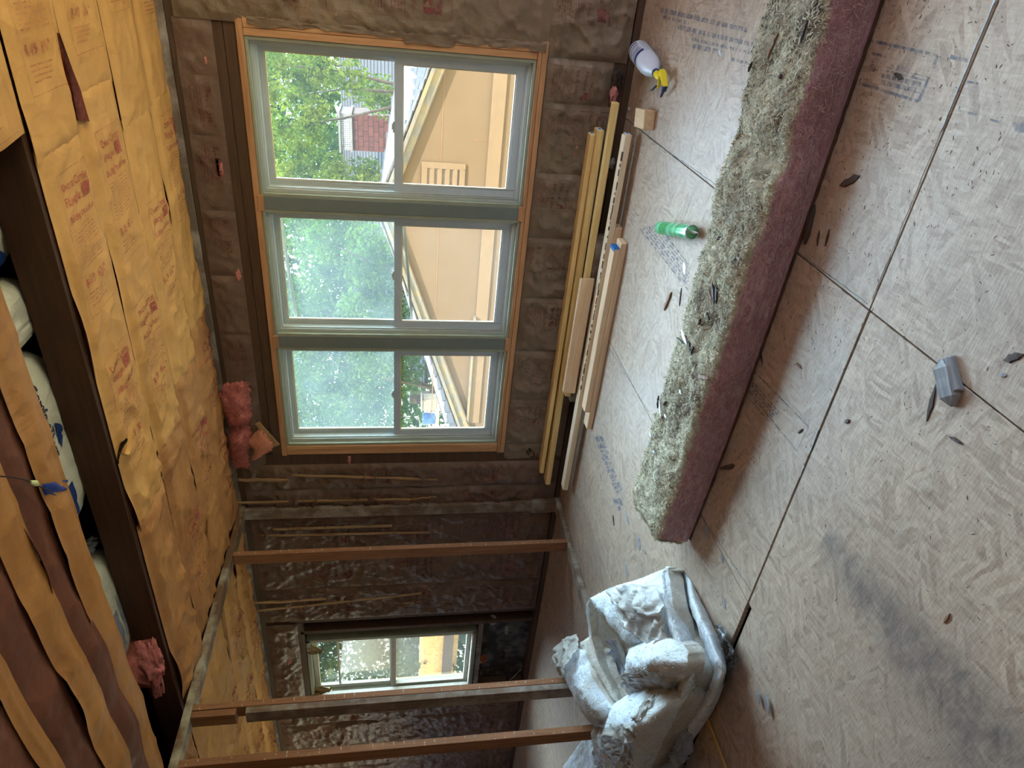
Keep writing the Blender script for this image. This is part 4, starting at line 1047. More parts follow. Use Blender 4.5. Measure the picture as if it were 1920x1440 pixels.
o, f6 = fold('batt_fold', [[(1080, 1204, .27), (1100, 1252, .27), (1146, 1330, .20)], [(1100, 1192, .26), (1116, 1250, .26), (1156, 1322, .20)]], .10, 6.0, ('wool_edge', 'wool_edge'), down=V(-.6, .35, -.7))
low = [[(1138, 1322, .20), (1190, 1292, .23), (1242, 1284, .22), (1278, 1290, .19)], [(1118, 1362, .24), (1180, 1350, .31), (1232, 1338, .29), (1266, 1326, .22)], [(1112, 1402, .20), (1168, 1408, .27), (1206, 1398, .26), (1236, 1384, .20)], [(1122, 1480, .08), (1160, 1480, .15), (1190, 1468, .18), (1208, 1450, .15)]]
o, f7 = fold('batt_fold', low, .20, 7.0, amp=.016, down=V(-.5, .3, -.78))
o, f8 = fold('batt_fold', [[(1112, 1366, .13), (1130, 1400, .14), (1142, 1470, .10)], [(1086, 1390, .11), (1100, 1412, .12), (1112, 1470, .10)], [(1046, 1446, .02), (1062, 1466, .02), (1074, 1500, .02)]], .10, 8.0)
for k, (fn_, c, n) in enumerate(((fo, (0, 0, 1), 1400), (f2, (0, 0, 1), 900), (f4, (0, 0, 1), 700), (f5, (0, 0, 1), 500), (f7, (0, 0, 1), 1200))):
    fibres('loose_fibres', n, lambda r, fn_=fn_: fn_(r.random(), r.random()), c, M['white_wool'], HP, .022, .0010, 20+k)
def sheet(nm, rows, seed, mat='film', amp=.012, off=.012, nu=30, nv=30, parent=HP):
    L = lattice(rows)
    def fn(u, v):
        p = L(u, v); cr = ridge(p.x*11+p.y*5, p.y*7-p.x*3, seed)**2+.8*ridge(p.x*4-p.y*15, p.x*9, seed+4)**3
        return p+V(.010*nz(u*7, v*7, seed), .010*nz(u*7, v*7, seed+3), off+amp*(cr+.6*fbm(p.x*9, p.y*9, seed, 3)))
    m = MB(); m.slab(fn, nu, nv, (0, 0, -1), .0008); return m.build(nm, M[mat], parent, fix=False)
sheet('plastic_film', [[(1148, 1104, .25), (1165, 1140, .28), (1190, 1185, .28), (1215, 1208, .27)], [(1185, 1096, .22), (1205, 1135, .25), (1225, 1180, .25), (1245, 1205, .24)], [(1238, 1098, .17), (1246, 1130, .20), (1256, 1170, .21), (1266, 1205, .21)]], 1.3, amp=.026)
sheet('plastic_film', [[(1046, 1222, .31), (1044, 1244, .34), (1058, 1274, .32)], [(1062, 1198, .27), (1064, 1222, .32), (1070, 1250, .36)], [(1088, 1188, .24), (1090, 1204, .27), (1090, 1222, .30)]], 2.2, amp=.02)
sheet('plastic_film', [[(1120, 1352, .2), (1118, 1400, .19), (1130, 1445, .12)], [(1165, 1358, .29), (1165, 1400, .28), (1170, 1445, .18)], [(1200, 1350, .3), (1195, 1395, .28), (1196, 1440, .2)]], 3.2, amp=.022)
sheet('plastic_film', [[(1226, 1302, .24), (1200, 1345, .30), (1185, 1382, .28)], [(1244, 1300, .23), (1222, 1340, .28), (1206, 1380, .27)]], 3.9, amp=.018)
sheet('plastic_film', [[(1172, 1262, .28), (1174, 1284, .22), (1186, 1300, .18)], [(1225, 1258, .31), (1225, 1284, .24), (1225, 1302, .19)], [(1276, 1250, .27), (1272, 1280, .22), (1262, 1298, .18)]], 4.6, amp=.016)
sheet('plastic_film', [[(1146, 1200, .16), (1156, 1240, .10), (1166, 1270, .10)], [(1160, 1200, .14), (1170, 1240, .10), (1174, 1275, .10)]], 5.1, 'film_blue', amp=.02)
sheet('plastic_film', [[(1304, 1332, .02), (1288, 1372, .05), (1262, 1420, .08), (1240, 1470, .06)], [(1310, 1345, .01), (1308, 1380, .02), (1302, 1420, .02), (1290, 1470, .02)]], 6.2, 'film_blue', amp=.03)
reorigin(HP, (-2.9, 2.0, 0))
M['film_dark'] = film('dirty_dark_film', lin(86, 84, 82), .85)
o = sheet('plastic_scrap', [[(1348, 1172, .004), (1362, 1206, .006), (1366, 1232, .01), (1352, 1262, .01), (1338, 1296, .006), (1322, 1336, .002)], [(1358, 1170, .004), (1372, 1206, .02), (1384, 1234, .02), (1366, 1266, .016), (1350, 1298, .01), (1326, 1338, .002)]], 7.7, 'film_dark', amp=.022, off=.004, parent=None)
tag(o, 'dirty crumpled plastic scrap stuffed along the open floor joint', 'plastic')
# thin lath on the dropped sheet
a, b = F(1326, 1345, -.004), F(1366, 1450, -.004)
m = MB(); s_ = (b-a).cross(V(0, 0, 1)).normalized()*.009; m.hexa([a-s_, a+s_, b+s_, b-s_]+[p+V(0, 0, .008) for p in (a-s_, a+s_, b+s_, b-s_)])
tag(m.build('lath_strip', wood('yellow_lath', lin(206, 170, 104), lin(170, 132, 74), 1), bevel=.001), 'thin yellow lath strip on the floor beside the insulation heap', 'lath')

# ---------------------------------------------------------------- pink wool hanging out of the wall
PW = thing('pink_insulation_tuft', 'torn tuft of pink insulation bulging from the top left of the window wall', 'insulation')
def wpatch(rows, t, seed, mat, amp=.02, nu=26, nv=26, nm='wool_clump'):
    P = [[W(x, y, Y) for x, y, Y in r] for r in rows]
    def c1(p, t):
        n = len(p)-1; s_ = min(int(t*n), n-1); f = t*n-s_; a, b = p[s_], p[s_+1]; a0 = p[max(0, s_-1)]; b1 = p[min(n, s_+2)]
        return .5*((2*a)+(b-a0)*f+(2*a0-5*a+4*b-b1)*f*f+(3*a-a0-3*b+b1)*f*f*f)
    def fn(u, v):
        p = c1([c1(r, v) for r in P], u); e = min(1, min(u, 1-u, v, 1-v)*4)
        rag = (1-e)*.02
        return p+V(rag*nz(p.z*40, u*9, seed), -amp*e*(fbm(p.x*11, p.z*11, seed, 4)+.4)+.03*(1-e), rag*nz(p.x*40, v*9, seed+2))
    m = MB(); m.slab(fn, nu, nv, (0, 1, 0), t); m.build(nm, M[mat], PW, fix=False); return fn
g1 = wpatch([[(416, 728, 3.93), (412, 755, 3.90), (424, 785, 3.90), (432, 800, 3.93)], [(440, 724, 3.90), (442, 752, 3.86), (448, 784, 3.86), (452, 800, 3.91)], [(462, 722, 3.94), (468, 752, 3.92), (470, 780, 3.92), (466, 798, 3.95)]], .04, 2.0, 'pink_deep', .032)
g2 = wpatch([[(430, 800, 3.94), (430, 830, 3.90), (433, 855, 3.90), (438, 880, 3.93)], [(448, 800, 3.91), (450, 832, 3.86), (454, 855, 3.87), (462, 880, 3.93)], [(470, 808, 3.94), (468, 835, 3.93), (462, 858, 3.93), (468, 876, 3.95)]], .04, 5.0, 'pink_deep', .032)
g3 = wpatch([[(464, 832, 3.93), (478, 850, 3.93), (470, 868, 3.95)], [(486, 812, 3.91), (492, 836, 3.90), (488, 856, 3.93)], [(500, 818, 3.94), (512, 838, 3.93), (496, 850, 3.95)]], .03, 8.0, 'pink_pale')
for k, g in enumerate((g1, g2, g3)): fibres('loose_fibres', 1500, lambda r, g=g: g(r.random(), r.random()), (0, -1, 0), M['pink_deep'] if k < 2 else M['pink_pale'], PW, .036, .0011, 60+k, .5)
m = MB(); a, b = W(482, 794, 3.945), W(520, 836, 3.94); s_ = (b-a).cross(V(0, 1, 0)).normalized()*.016; m.hexa([a-s_, a+s_, b+s_, b-s_]+[p+V(0, .012, 0) for p in (a-s_, a+s_, b+s_, b-s_)]); m.build('paper_fold', M['flange_wall'], PW)
reorigin(PW, W(465, 880, 3.95))

# ---------------------------------------------------------------- spray bottle lying on its side
SB = thing('spray_bottle', 'white spray bottle with yellow and blue trigger lying on the floor', 'bottle')
A = F(1196, 94, .055); B0 = F(1230, 137, .050); ax = (B0-A).normalized(); LB = .185
Mx = ax.to_track_quat('Z', 'Y').to_matrix().to_4x4(); Mx.translation = A
M['bottle'] = plain('white_translucent_plastic', lin(206, 214, 226), .35, .45, var=.03); M['yellow'] = plain('yellow_plastic', lin(236, 214, 40), .4, .4, var=.05); M['navy'] = plain('navy_plastic', lin(28, 52, 104), .4, .4, var=.06)
M['bottle_ink'] = plain('navy_label_ink', lin(48, 58, 110), .5, .3, var=.08)
RB = .054; S = (B0-A).length/.178
prof = [(.044, 0), (.051, .004), (RB, .012), (RB, .10), (RB*.99, .112), (RB*.92, .128), (RB*.72, .148), (RB*.44, .165), (.019, .172), (.017, .178)]
Mx = Mx @ Matrix.Diagonal((1, 1, S, 1))
m = MB(); m.lathe(prof, Mx, 32); bo = m.build('bottle_body', M['bottle'], SB)
def on_bottle(th, h, r=RB+.0006): return Mx @ V(r*math.cos(th), r*math.sin(th), h)
# label bars face the camera and the ceiling
best = min(range(360), key=lambda d: -((Mx.to_3x3() @ V(math.cos(math.radians(d)), math.sin(math.radians(d)), 0)).dot(V(.1, -.55, .8))))
tc = math.radians(best)
m = MB()
def barc(h0, h1, t0, t1, mi=0):
    n = 10
    for k in range(n):
        a0 = tc+t0+(t1-t0)*k/n; a1 = tc+t0+(t1-t0)*(k+1)/n
        m.add([on_bottle(a0, h0), on_bottle(a1, h0), on_bottle(a1, h1), on_bottle(a0, h1)], [(0, 1, 2, 3)], True, mi)
for h0, h1, t0, t1 in ((.014, .020, -.8, .9), (.028, .031, -.8, .2), (.036, .039, -.7, .7), (.050, .054, -.7, .3), (.060, .064, -.8, .7), (.070, .084, -.9, .8)): barc(h0, h1, t0, t1)
for k in range(5): barc(.02+k*.014, .022+k*.014, -1.5, -1.15)
barc(.018, .092, -1.06, -1.04)
m.build('label_print', M['bottle_ink'], bo, fix=False)
m = MB(); m.lathe([(.019, .172), (.020, .174), (.020, .180), (.018, .182)], Mx, 20); m.build('neck_ring', M['navy'], SB)
m = MB(); m.lathe([(.016, .182), (.018, .186), (.016, .205), (.014, .222)], Mx, 20); m.build('collar', M['yellow'], SB)
P0, P1 = F(1242, 130, .050), F(1247, 161, .042); dr = (P1-P0).normalized(); side = ax.cross(dr).normalized()
def taper(pts, ws, hs, nm, mat, parent=SB, bev=.003):
    """a flat-sided bar through pts; ws across ax, hs along side"""
    m = MB(); vs = []; fs = []
    for p, w_, h_ in zip(pts, ws, hs):
        for a_, b_ in ((-1, -1), (1, -1), (1, 1), (-1, 1)): vs.append(p+ax*w_*a_+side*h_*b_)
    n = len(pts)
    for k in range(n-1):
        for q in range(4): fs.append((4*k+q, 4*k+(q+1) % 4, 4*k+4+(q+1) % 4, 4*k+4+q))
    fs += [(3, 2, 1, 0), (4*n-4, 4*n-3, 4*n-2, 4*n-1)]
    m.add(vs, fs); return m.build(nm, mat, parent, bevel=bev)
taper([P0, P0+dr*.012, P0.lerp(P1, .55), P1], [.008, .014, .013, .011], [.010, .016, .015, .013], 'sprayer_head', M['yellow'])
T1 = F(1234, 165, .034); T0 = P0.lerp(P1, .22)-ax*.014
taper([T0, T0.lerp(T1, .5), T1], [.009, .007, .004], [.011, .010, .007], 'trigger', M['yellow'])
N0 = P1; N1 = F(1244, 171, .036)
taper([N0, N1], [.011, .010], [.012, .010], 'nozzle', M['navy'], bev=.002)
taper([N1-ax*.004, F(1239, 182, .026)], [.006, .004], [.007, .005], 'nozzle_tip', M['navy'], bev=.001)
taper([F(1232, 160, .034), F(1221, 170, .026)], [.003, .003], [.009, .007], 'trigger_guard', M['navy'], bev=.001)
reorigin(SB, V(A.x, A.y, 0))

# ---------------------------------------------------------------- green caulk tube
CT = thing('caulk_tube', 'green metallic caulk tube with white nozzle lying on the floor', 'tube')
A = F(1239, 427, .032); B0 = F(1298, 435.5, .032); ax = (B0-A); LT = ax.length; ax.normalize()
Mx = ax.to_track_quat('Z', 'Y').to_matrix().to_4x4(); Mx.translation = A
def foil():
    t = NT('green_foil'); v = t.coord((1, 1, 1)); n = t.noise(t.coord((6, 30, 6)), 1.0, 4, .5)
    t.color(t.ramp(n, [(.35, lin(60, 150, 86)), (.55, lin(110, 190, 138)), (.7, lin(160, 216, 206))])).rough(.25); t.b.inputs['Metallic'].default_value = .25; return t.m  # pale cyan end of the ramp paints highlights into the foil
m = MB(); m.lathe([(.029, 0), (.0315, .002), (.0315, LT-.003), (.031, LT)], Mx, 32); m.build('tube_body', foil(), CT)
m = MB(); m.lathe([(.0318, LT-.008), (.0328, LT-.004), (.0328, LT+.001), (.029, LT+.002), (.028, LT-.003), (.014, LT-.004), (.012, LT+.0)], Mx, 32); m.build('end_cap', M['metal'], CT)
m = MB(); m.lathe([(.009, LT-.002), (.008, LT+.006), (.0055, LT+.03), (.003, LT+.055)], Mx, 16); m.build('nozzle', plain('white_nozzle', lin(214, 218, 224), .4, .4), CT)
reorigin(CT, V(A.x, A.y, 0))

# ---------------------------------------------------------------- splintered chunk and chips
M['grey_wood'] = wood('grey_weathered_wood', lin(158, 160, 162), lin(104, 106, 110), 0)
M['dark_wood'] = wood('dark_wood_chip', lin(82, 66, 58), lin(46, 38, 34), 0)
M['brown_wood'] = wood('brown_wood_chip', lin(140, 104, 78), lin(96, 70, 52), 0)
def chip(label, p0, p1, w, h, mat, z=0.0006, name='wood_chip', group=None, seed=0, point=.35, n=7, cat='chip', jit=.22):
    """a split piece of wood: irregular spindle between two picture points on the level z"""
    a, b = F(*p0, z), F(*p1, z); L = (b-a).length; d = (b-a)/L; ang = math.atan2(d.y, d.x); r = random.Random(seed*7+3)
    m = MB(); bot = []; top = []; lft = []; rgt = []
    for k in range(n+1):
        t = k/n; e = min(1, min(t, 1-t)/point+.12) if point else 1
        wl = w*.5*e*r.uniform(1-jit, 1+jit); wr = w*.5*e*r.uniform(1-jit, 1+jit); hh = h*(.5+.5*e)*r.uniform(1-jit, 1+jit*.7)
        x = L*t-L/2; bot += [(x, -wl, 0), (x, wr, 0)]; top += [(x+r.uniform(-.01, .01)*L, -wl*.75, hh), (x, wr*.7, hh*.9)]
    V_ = []
    for k in range(n+1): V_ += [bot[2*k], bot[2*k+1], top[2*k+1], top[2*k]]
    fs = [(0, 1, 2, 3), (4*n+3, 4*n+2, 4*n+1, 4*n)]
    for k in range(n):
        for i in range(4): j = (i+1) % 4; fs.append((4*k+i, 4*(k+1)+i, 4*(k+1)+j, 4*k+j))
    m.add(V_, fs); o = m.build(name, M[mat], None)
    o.location = (a+b)/2; o.rotation_euler = (0, 0, ang); tag(o, label, cat, group); return o
o = chip('splintered grey wood chunk lying across the near floor joint', (1772, 673), (1792, 762), .052, .022, 'grey_wood', name='wood_chunk', seed=1, point=.15, n=5, jit=.07)
m = MB(); m.hexa([(-.06, .012, .0), (.03, .018, .0), (.03, .036, .0), (-.06, .032, .0), (-.06, .014, .016), (.028, .02, .018), (.026, .034, .014), (-.055, .03, .012)]); m.build('split_slab', M['grey_wood'], o, bevel=.002)
chip('dark pointed splinter beside the grey wood chunk', (1756, 720), (1738, 790), .017, .003, 'dark_wood', name='splinter', seed=2, point=.5)
chip('thick dark stick, longest of the sticks beside the pink side of the batt', (1529, 384), (1511, 458), .018, .012, 'dark_wood', name='wood_stick', seed=3, point=.05)
chip('second dark stick from the batt, between a thick stick and a thin one', (1537, 432), (1533, 462), .008, .005, 'dark_wood', name='wood_stick', seed=4, point=.3)
chip('thin dark stick farthest from the batt of the three beside it', (1556, 430), (1548, 462), .008, .005, 'dark_wood', name='wood_stick', seed=5, point=.4)
chip('dark stick lying alone on the floor midway along the batt near side', (1350, 879), (1378, 873), .016, .009, 'dark_wood', name='wood_stick', seed=6, point=.06)
chip('torn brown bark sliver on the floor between lumber and batt', (1260, 548), (1246, 582), .022, .010, 'brown_wood', name='bark_sliver', seed=7, point=.3)
chip('narrow dark splinter on the floor close to the batt far edge', (1278, 540), (1274, 574), .007, .004, 'dark_wood', name='splinter', seed=8, point=.3)
chip('flat torn dark flake on the near floor sheet beside the blue stencil', (1574, 348), (1612, 330), .022, .003, 'dark_wood', name='wood_flake', seed=9, point=.3)
chip('small blackish flake inside the stencilled rectangle on the floor', (1676, 137), (1694, 148), .012, .003, 'dark_wood', name='wood_flake', seed=10)
chip('dark flake at the right edge of the picture near a stain', (1882, 676), (1920, 664), .02, .003, 'dark_wood', name='wood_flake', seed=11)
chip('small grey wood flake near the right edge below the dark one', (1874, 702), (1888, 704), .010, .003, 'grey_wood', name='wood_flake', seed=12)
chip('short dark stick on the large sheet beyond the grey chunk', (1780, 818), (1808, 834), .009, .004, 'dark_wood', name='wood_stick', seed=13)
chip('small angular dark chip in the middle of the large near sheet', (1584, 792), (1594, 788), .014, .005, 'dark_wood', seed=14)
chip('reddish short stick on the sheet nearest the lower stain', (1770, 1168), (1782, 1150), .008, .004, 'brown_wood', name='wood_stick', seed=15)
chip('pale brown sliver lying near the lower blue stencil', (1494, 680), (1504, 692), .009, .004, 'brown_wood', name='wood_stick', seed=16)
chip('small dark stick inside the lower blue stencil', (1496, 812), (1506, 804), .008, .004, 'dark_wood', name='wood_stick', seed=17)
chip('dark splinter near the batt kraft edge, left part of its length', (1426, 655), (1430, 684), .010, .004, 'dark_wood', name='splinter', seed=18)
chip('grey paint flake on the dropped floor sheet', (1418, 1290), (1424, 1320), .02, .002, 'grey_wood', name='paint_flake', seed=19)
chip('long grey paint flake beside another on the dropped floor sheet', (1434, 1300), (1442, 1340), .025, .002, 'grey_wood', name='paint_flake', seed=20)
chip('oval grey flake on the far sheet beside the batt end', (1352, 1038), (1356, 1056), .022, .002, 'grey_wood', name='paint_flake', seed=21)
chip('grey flake between the batt end and the open joint', (1356, 1120), (1360, 1142), .022, .002, 'grey_wood', name='paint_flake', seed=22)
chip('narrow black stick standing out on pale floor by the batt end', (1150, 966), (1152, 986), .010, .005, 'dark_wood', name='wood_stick', seed=23)
chip('small blue grey plastic sliver on the pale floor past the lumber', (1126, 886), (1128, 905), .014, .003, 'grey_wood', name='plastic_sliver', seed=24)
for lb, p0, p1, w, sd in (('large grey paint flake on the floor between batt end and heap', (1196, 1002), (1200, 1032), .035, 61), ('grey paint flake touching the top corner of the insulation heap', (1172, 1052), (1178, 1082), .035, 62), ('curled grey flake left of the batt end on the pale floor', (1174, 962), (1180, 985), .022, 63), ('grey flake just below the batt end', (1208, 1028), (1212, 1040), .016, 64), ('grey torn flake under the near corner of the batt end', (1320, 985), (1332, 1012), .03, 65)):
    chip(lb, p0, p1, w, .003, 'grey_wood', name='paint_flake', seed=sd, point=.3)
M['foil_scrap'] = plain('silver_scrap', lin(206, 216, 226), .3, .5, .3, var=.1)
for lb, p0, p1, w, sd in (('white plastic scrap on the floor below the green tube', (1282, 492), (1284, 514), .03, 31), ('tiny white scrap near the far wall corner', (1348, 92), (1352, 106), .012, 32)):
    o = chip(lb, p0, p1, w, .002, 'foil_scrap', name='plastic_scrap', seed=sd, point=.5, cat='scrap')
# sticks and scraps caught on top of the batt
sticks = [((1461, 62), (1440, 112), .008), ((1516, 38), (1503, 80), .007), ((1412, 116), (1404, 135), .007), ((1466, 138), (1464, 148), .012), ((1381, 480), (1392, 488), .012), ((1386, 475), (1378, 497), .014), ((1337, 530), (1340, 570), .014), ((1346, 534), (1344, 570), .010), ((1330, 545), (1338, 566), .012), ((1316, 598), (1310, 610), .008), ((1326, 586), (1332, 600), .010), ((1268, 705), (1276, 718), .016), ((1310, 705), (1330, 710), .018), ((1236, 742), (1234, 766), .008), ((1244, 760), (1250, 752), .008), ((1352, 443), (1346, 450), .010), ((1355, 446), (1362, 442), .012), ((1302, 650), (1296, 668), .007), ((1270, 632), (1284, 645), .007), ((1292, 640), (1300, 672), .008)]
stick_labels = ['longest thin dark stick on the batt, at the picture top side beyond the fold', 'thin dark stick near the pink edge of the batt, beyond the fold', 'short thin stick just below the longest one beyond the fold', 'small stubby dark piece alone on the batt top beyond the fold', 'thin sliver crossing a thick stick at the pink edge of the batt', 'thick dark stick at the pink edge of the batt', 'thickest stick of the three lying together mid batt', 'brown middle stick of the three lying together mid batt', 'shortest stick of the three lying together mid batt', 'small thin splinter just past the three sticks mid batt', 'small stubby piece beside the thin splinter mid batt', 'thick short piece on the batt close to its far edge', 'broad brown piece near the pink edge on the left half of the batt', 'thin stick at the far edge of the batt beside a silvery scrap', 'tiny slanted stick beside the thin one at the far batt edge', 'tiny dark piece nearest the green tube end of the batt', 'short level piece touching the tiny one near the green tube', 'slender stick between two others on the left half of the batt', 'slanted sliver by the long silvery scrap on the batt', 'slender brown stick next to the slanted sliver on the batt']
for k, (p0, p1, w) in enumerate(sticks):
    chip(stick_labels[k], p0, p1, w, .008, 'dark_wood' if k % 4 else 'brown_wood', z=.158, name='wood_stick', group='sticks caught on top of the batt', seed=40+k, point=.25)
for k, (p0, p1, w) in enumerate([((1278, 618), (1288, 646), .020), ((1274, 728), (1278, 740), .012), ((1246, 776), (1250, 784), .010), ((1218, 810), (1222, 820), .010), ((1214, 828), (1216, 838), .010), ((1224, 845), (1228, 850), .012), ((1236, 750), (1240, 782), .008)]):
    chip(['largest silvery scrap on the batt, at its far edge', 'silvery scrap in the middle of the left half of the batt', 'small silvery scrap just left of the long thin one', 'silvery scrap third from the left end of the batt', 'silvery scrap second from the left end of the batt', 'silvery scrap nearest the left end of the batt', 'long thin silvery sliver at the far edge of the batt'][k], p0, p1, w, .004, 'foil_scrap', z=.160, name='foil_scrap', group='silvery scraps on top of the batt', seed=80+k, point=.4, cat='scrap')
# fine crumbs of bark and wood: nobody could count them
random.seed(77); m = MB()
def crumb(p, s):
    a = random.uniform(0, 2*PI); L = s*random.uniform(.6, 2.2); w = s*random.uniform(.25, .5); h = s*.35
    c, si = math.cos(a), math.sin(a)
    q = [(-L, -w), (L, -w*.5), (L*.9, w), (-L*.8, w*.7)]
    P = [(p.x+x*c-y*si, p.y+x*si+y*c) for x, y in q]
    m.add([(x, y, p.z+.0004) for x, y in P]+[(x*.98+p.x*.02, y*.98+p.y*.02, p.z+h) for x, y in P], [(4, 5, 6, 7), (0, 1, 5, 4), (1, 2, 6, 5), (2, 3, 7, 6), (3, 0, 4, 7)])
n = 0
while n < 1500:
    x, y = random.uniform(1200, 1900), random.uniform(0, 1300)
    p = F(x, y, 0); d = abs(p.y-1.80) if p.y < 1.95 else abs(p.y-2.45)
    dens = math.exp(-d/.28)+.06
    if -3.1 < p.x < 1.1 and (p.y < 1.945 or p.y > 2.42) and .6 < p.y < 3.5 and random.random() < dens and not (p.x < -2.1 and p.y < 3.0 and p.y > 1.2 and p.x < -2.25):
        crumb(p, random.uniform(.0008, .0030)); n += 1
o = m.build('wood_crumbs', M['dark_wood'], None, fix=False, kind='stuff'); tag(o, 'dark crumbs of bark and wood scattered over the floor sheets', 'debris')
random.seed(78); m = MB()
for k in range(420):
    u = random.uniform(.35, .99); v = random.uniform(.45, .85); p = batt_fn(u, v); p.z += .002; crumb(p, random.uniform(.002, .006))
o = m.build('batt_crumbs', M['dark_wood'], None, fix=False, kind='stuff'); tag(o, 'dark bark crumbs scattered over the top of the long batt', 'debris')

# ================================================================== OUTSIDE
M['ground'] = plain('dry_ground', lin(222, 200, 160), .95, .1, var=.12, scale=1.5)
m = MB(); m.box(-60, 40, YW+.16, 80, -3.1, -3.0); m.box(-60, 40, -60, YW+.16, -3.3, -3.2)
o = m.build('ground', M['ground'], None, fix=False); tag(o, 'dry pale ground outside below the windows', 'ground'); o['kind'] = 'structure'
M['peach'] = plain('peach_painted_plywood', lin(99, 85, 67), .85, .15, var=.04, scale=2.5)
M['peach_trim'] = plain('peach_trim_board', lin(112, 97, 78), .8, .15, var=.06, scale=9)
M['rake'] = wood('weathered_rake_board', lin(112, 112, 108), lin(90, 90, 88), 0, stain=lin(124, 112, 80))
M['shingle'] = plain('pale_grey_shingle', lin(68, 66, 65), .95, .1, var=.16, scale=20)
M['groove'] = plain('dark_joint', lin(120, 96, 72), .9, .1, var=.1)
YG = 9.0
NH = thing('neighbor_house', 'peach plywood house gable with shingled roof just outside the windows', 'building')
ap, rg, lf = W(732, 390, YG), W(858, 66, YG), W(905, 870, YG)
m = MB(); m.poly([ap, rg, V(rg.x, YG, -3.1), V(lf.x, YG, -3.1), lf], (0, .25, 0)); m.build('gable_wall', M['peach'], NH)
def strip3(p, q, w, t, y, mat, nm, parent=NH):
    a, b = W(p[0], p[1], y), W(q[0], q[1], y); wd = (b-a).cross(V(0, 1, 0)).normalized()
    if wd.z < 0: wd = -wd
    m = MB(); m.hexa([a, b, b+wd*w, a+wd*w, a+V(0, t, 0), b+V(0, t, 0), b+wd*w+V(0, t, 0), a+wd*w+V(0, t, 0)])
    return m.build(nm, mat, parent, bevel=.004)
YR = 8.90
strip3((731, 384), (846, 97), .17, .05, YR, M['rake'], 'rake_board'); strip3((730, 394), (900, 858), .17, .05, YR, M['rake'], 'rake_board')
strip3((733, 386), (850, 92), .02, .09, YR+.01, M['rake'], 'soffit'); strip3((732, 396), (903, 860), .02, .09, YR+.01, M['peach_trim'], 'soffit')
# belly band, ledge and plywood joints
m = MB(); m.box(-6.55, .6, YG-.035, YG, -.06, .115); m.build('belly_band', M['peach_trim'], NH, bevel=.003)
m = MB(); m.box(-6.55, -4.6, YG-.09, YG, .115, .15); m.build('ledge', M['rake'], NH, bevel=.003)
for z in (.71, -.42): m = MB(); m.box(-6.4, .4, YG-.004, YG, z-.006, z+.006); m.build('panel_joint', M['groove'], NH)
m = MB(); m.box(-2.10, -2.09, YG-.004, YG, .12, .30); m.build('panel_joint', M['groove'], NH)
# louvred gable vent
vx0, vx1, vz0, vz1 = -3.08, -2.40, .39, .96
m = MB(); w = .075
m.box(vx0, vx0+w, YG-.03, YG, vz0, vz1); m.box(vx1-w, vx1, YG-.03, YG, vz0, vz1); m.box(vx0+w, vx1-w, YG-.03, YG, vz1-w, vz1); m.box(vx0+w, vx1-w, YG-.03, YG, vz0, vz0+w)
vt = m.build('gable_vent', M['peach_trim'], NH, bevel=.003)
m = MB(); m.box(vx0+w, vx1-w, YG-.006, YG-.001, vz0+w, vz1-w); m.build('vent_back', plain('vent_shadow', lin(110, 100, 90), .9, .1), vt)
for k in range(4):
    z = vz0+w+.03+k*.1; m = MB(); m.hexa([(vx0+w, YG-.034, z), (vx1-w, YG-.034, z), (vx1-w, YG-.006, z+.05), (vx0+w, YG-.006, z+.05), (vx0+w, YG-.034, z+.035), (vx1-w, YG-.034, z+.035), (vx1-w, YG-.006, z+.06), (vx0+w, YG-.006, z+.06)]); m.build('louver', M['peach_trim'], vt)
# roof slopes with single shingles
def slope(A, B, C, D, ns, nt, nm):
    """A-B near edge (ridge to eave), D-C far edge"""
    m = MB(); m.hexa([A-V(0, 0, .06), B-V(0, 0, .06), C-V(0, 0, .06), D-V(0, 0, .06), A-V(0, 0, .012), B-V(0, 0, .012), C-V(0, 0, .012), D-V(0, 0, .012)]); rf = m.build(nm, M['rake'], NH)
    r = random.Random(4)
    def P(s, t): return (A.lerp(B, s)).lerp(D.lerp(C, s), t)
    for i in range(ns):
        off = (i % 2)*.5
        for j in range(nt):
            s0, s1 = i/ns, min(1, (i+1.15)/ns); t0, t1 = max(0, (j-off)/nt), min(1, (j+.97-off)/nt)
            if t1-t0 < .01: continue
            h0, h1 = r.uniform(.004, .010), r.uniform(.016, .026)
            a, b, c, d = P(s0, t0)+V(0, 0, h0), P(s1, t0)+V(0, 0, h1), P(s1, t1)+V(0, 0, h1), P(s0, t1)+V(0, 0, h0); t_ = V(0, 0, .012)
            mm = MB(); mm.hexa([a-t_, b-t_, c-t_, d-t_, a, b, c, d]); mm.build('shingle', M['shingle'], rf, fix=False)
YE = YR-.05; apR = W(708, 391, YE)
slope(apR, W(822, 90, YE), W(748, 92, 11.8), W(712, 360, 11.8), 16, 9, 'roof_slope')
slope(apR, W(876, 853, YE), W(850, 845, 11.4), W(736, 470, 11.4), 18, 9, 'roof_slope')
reorigin(NH, V(-3, YG, -3))

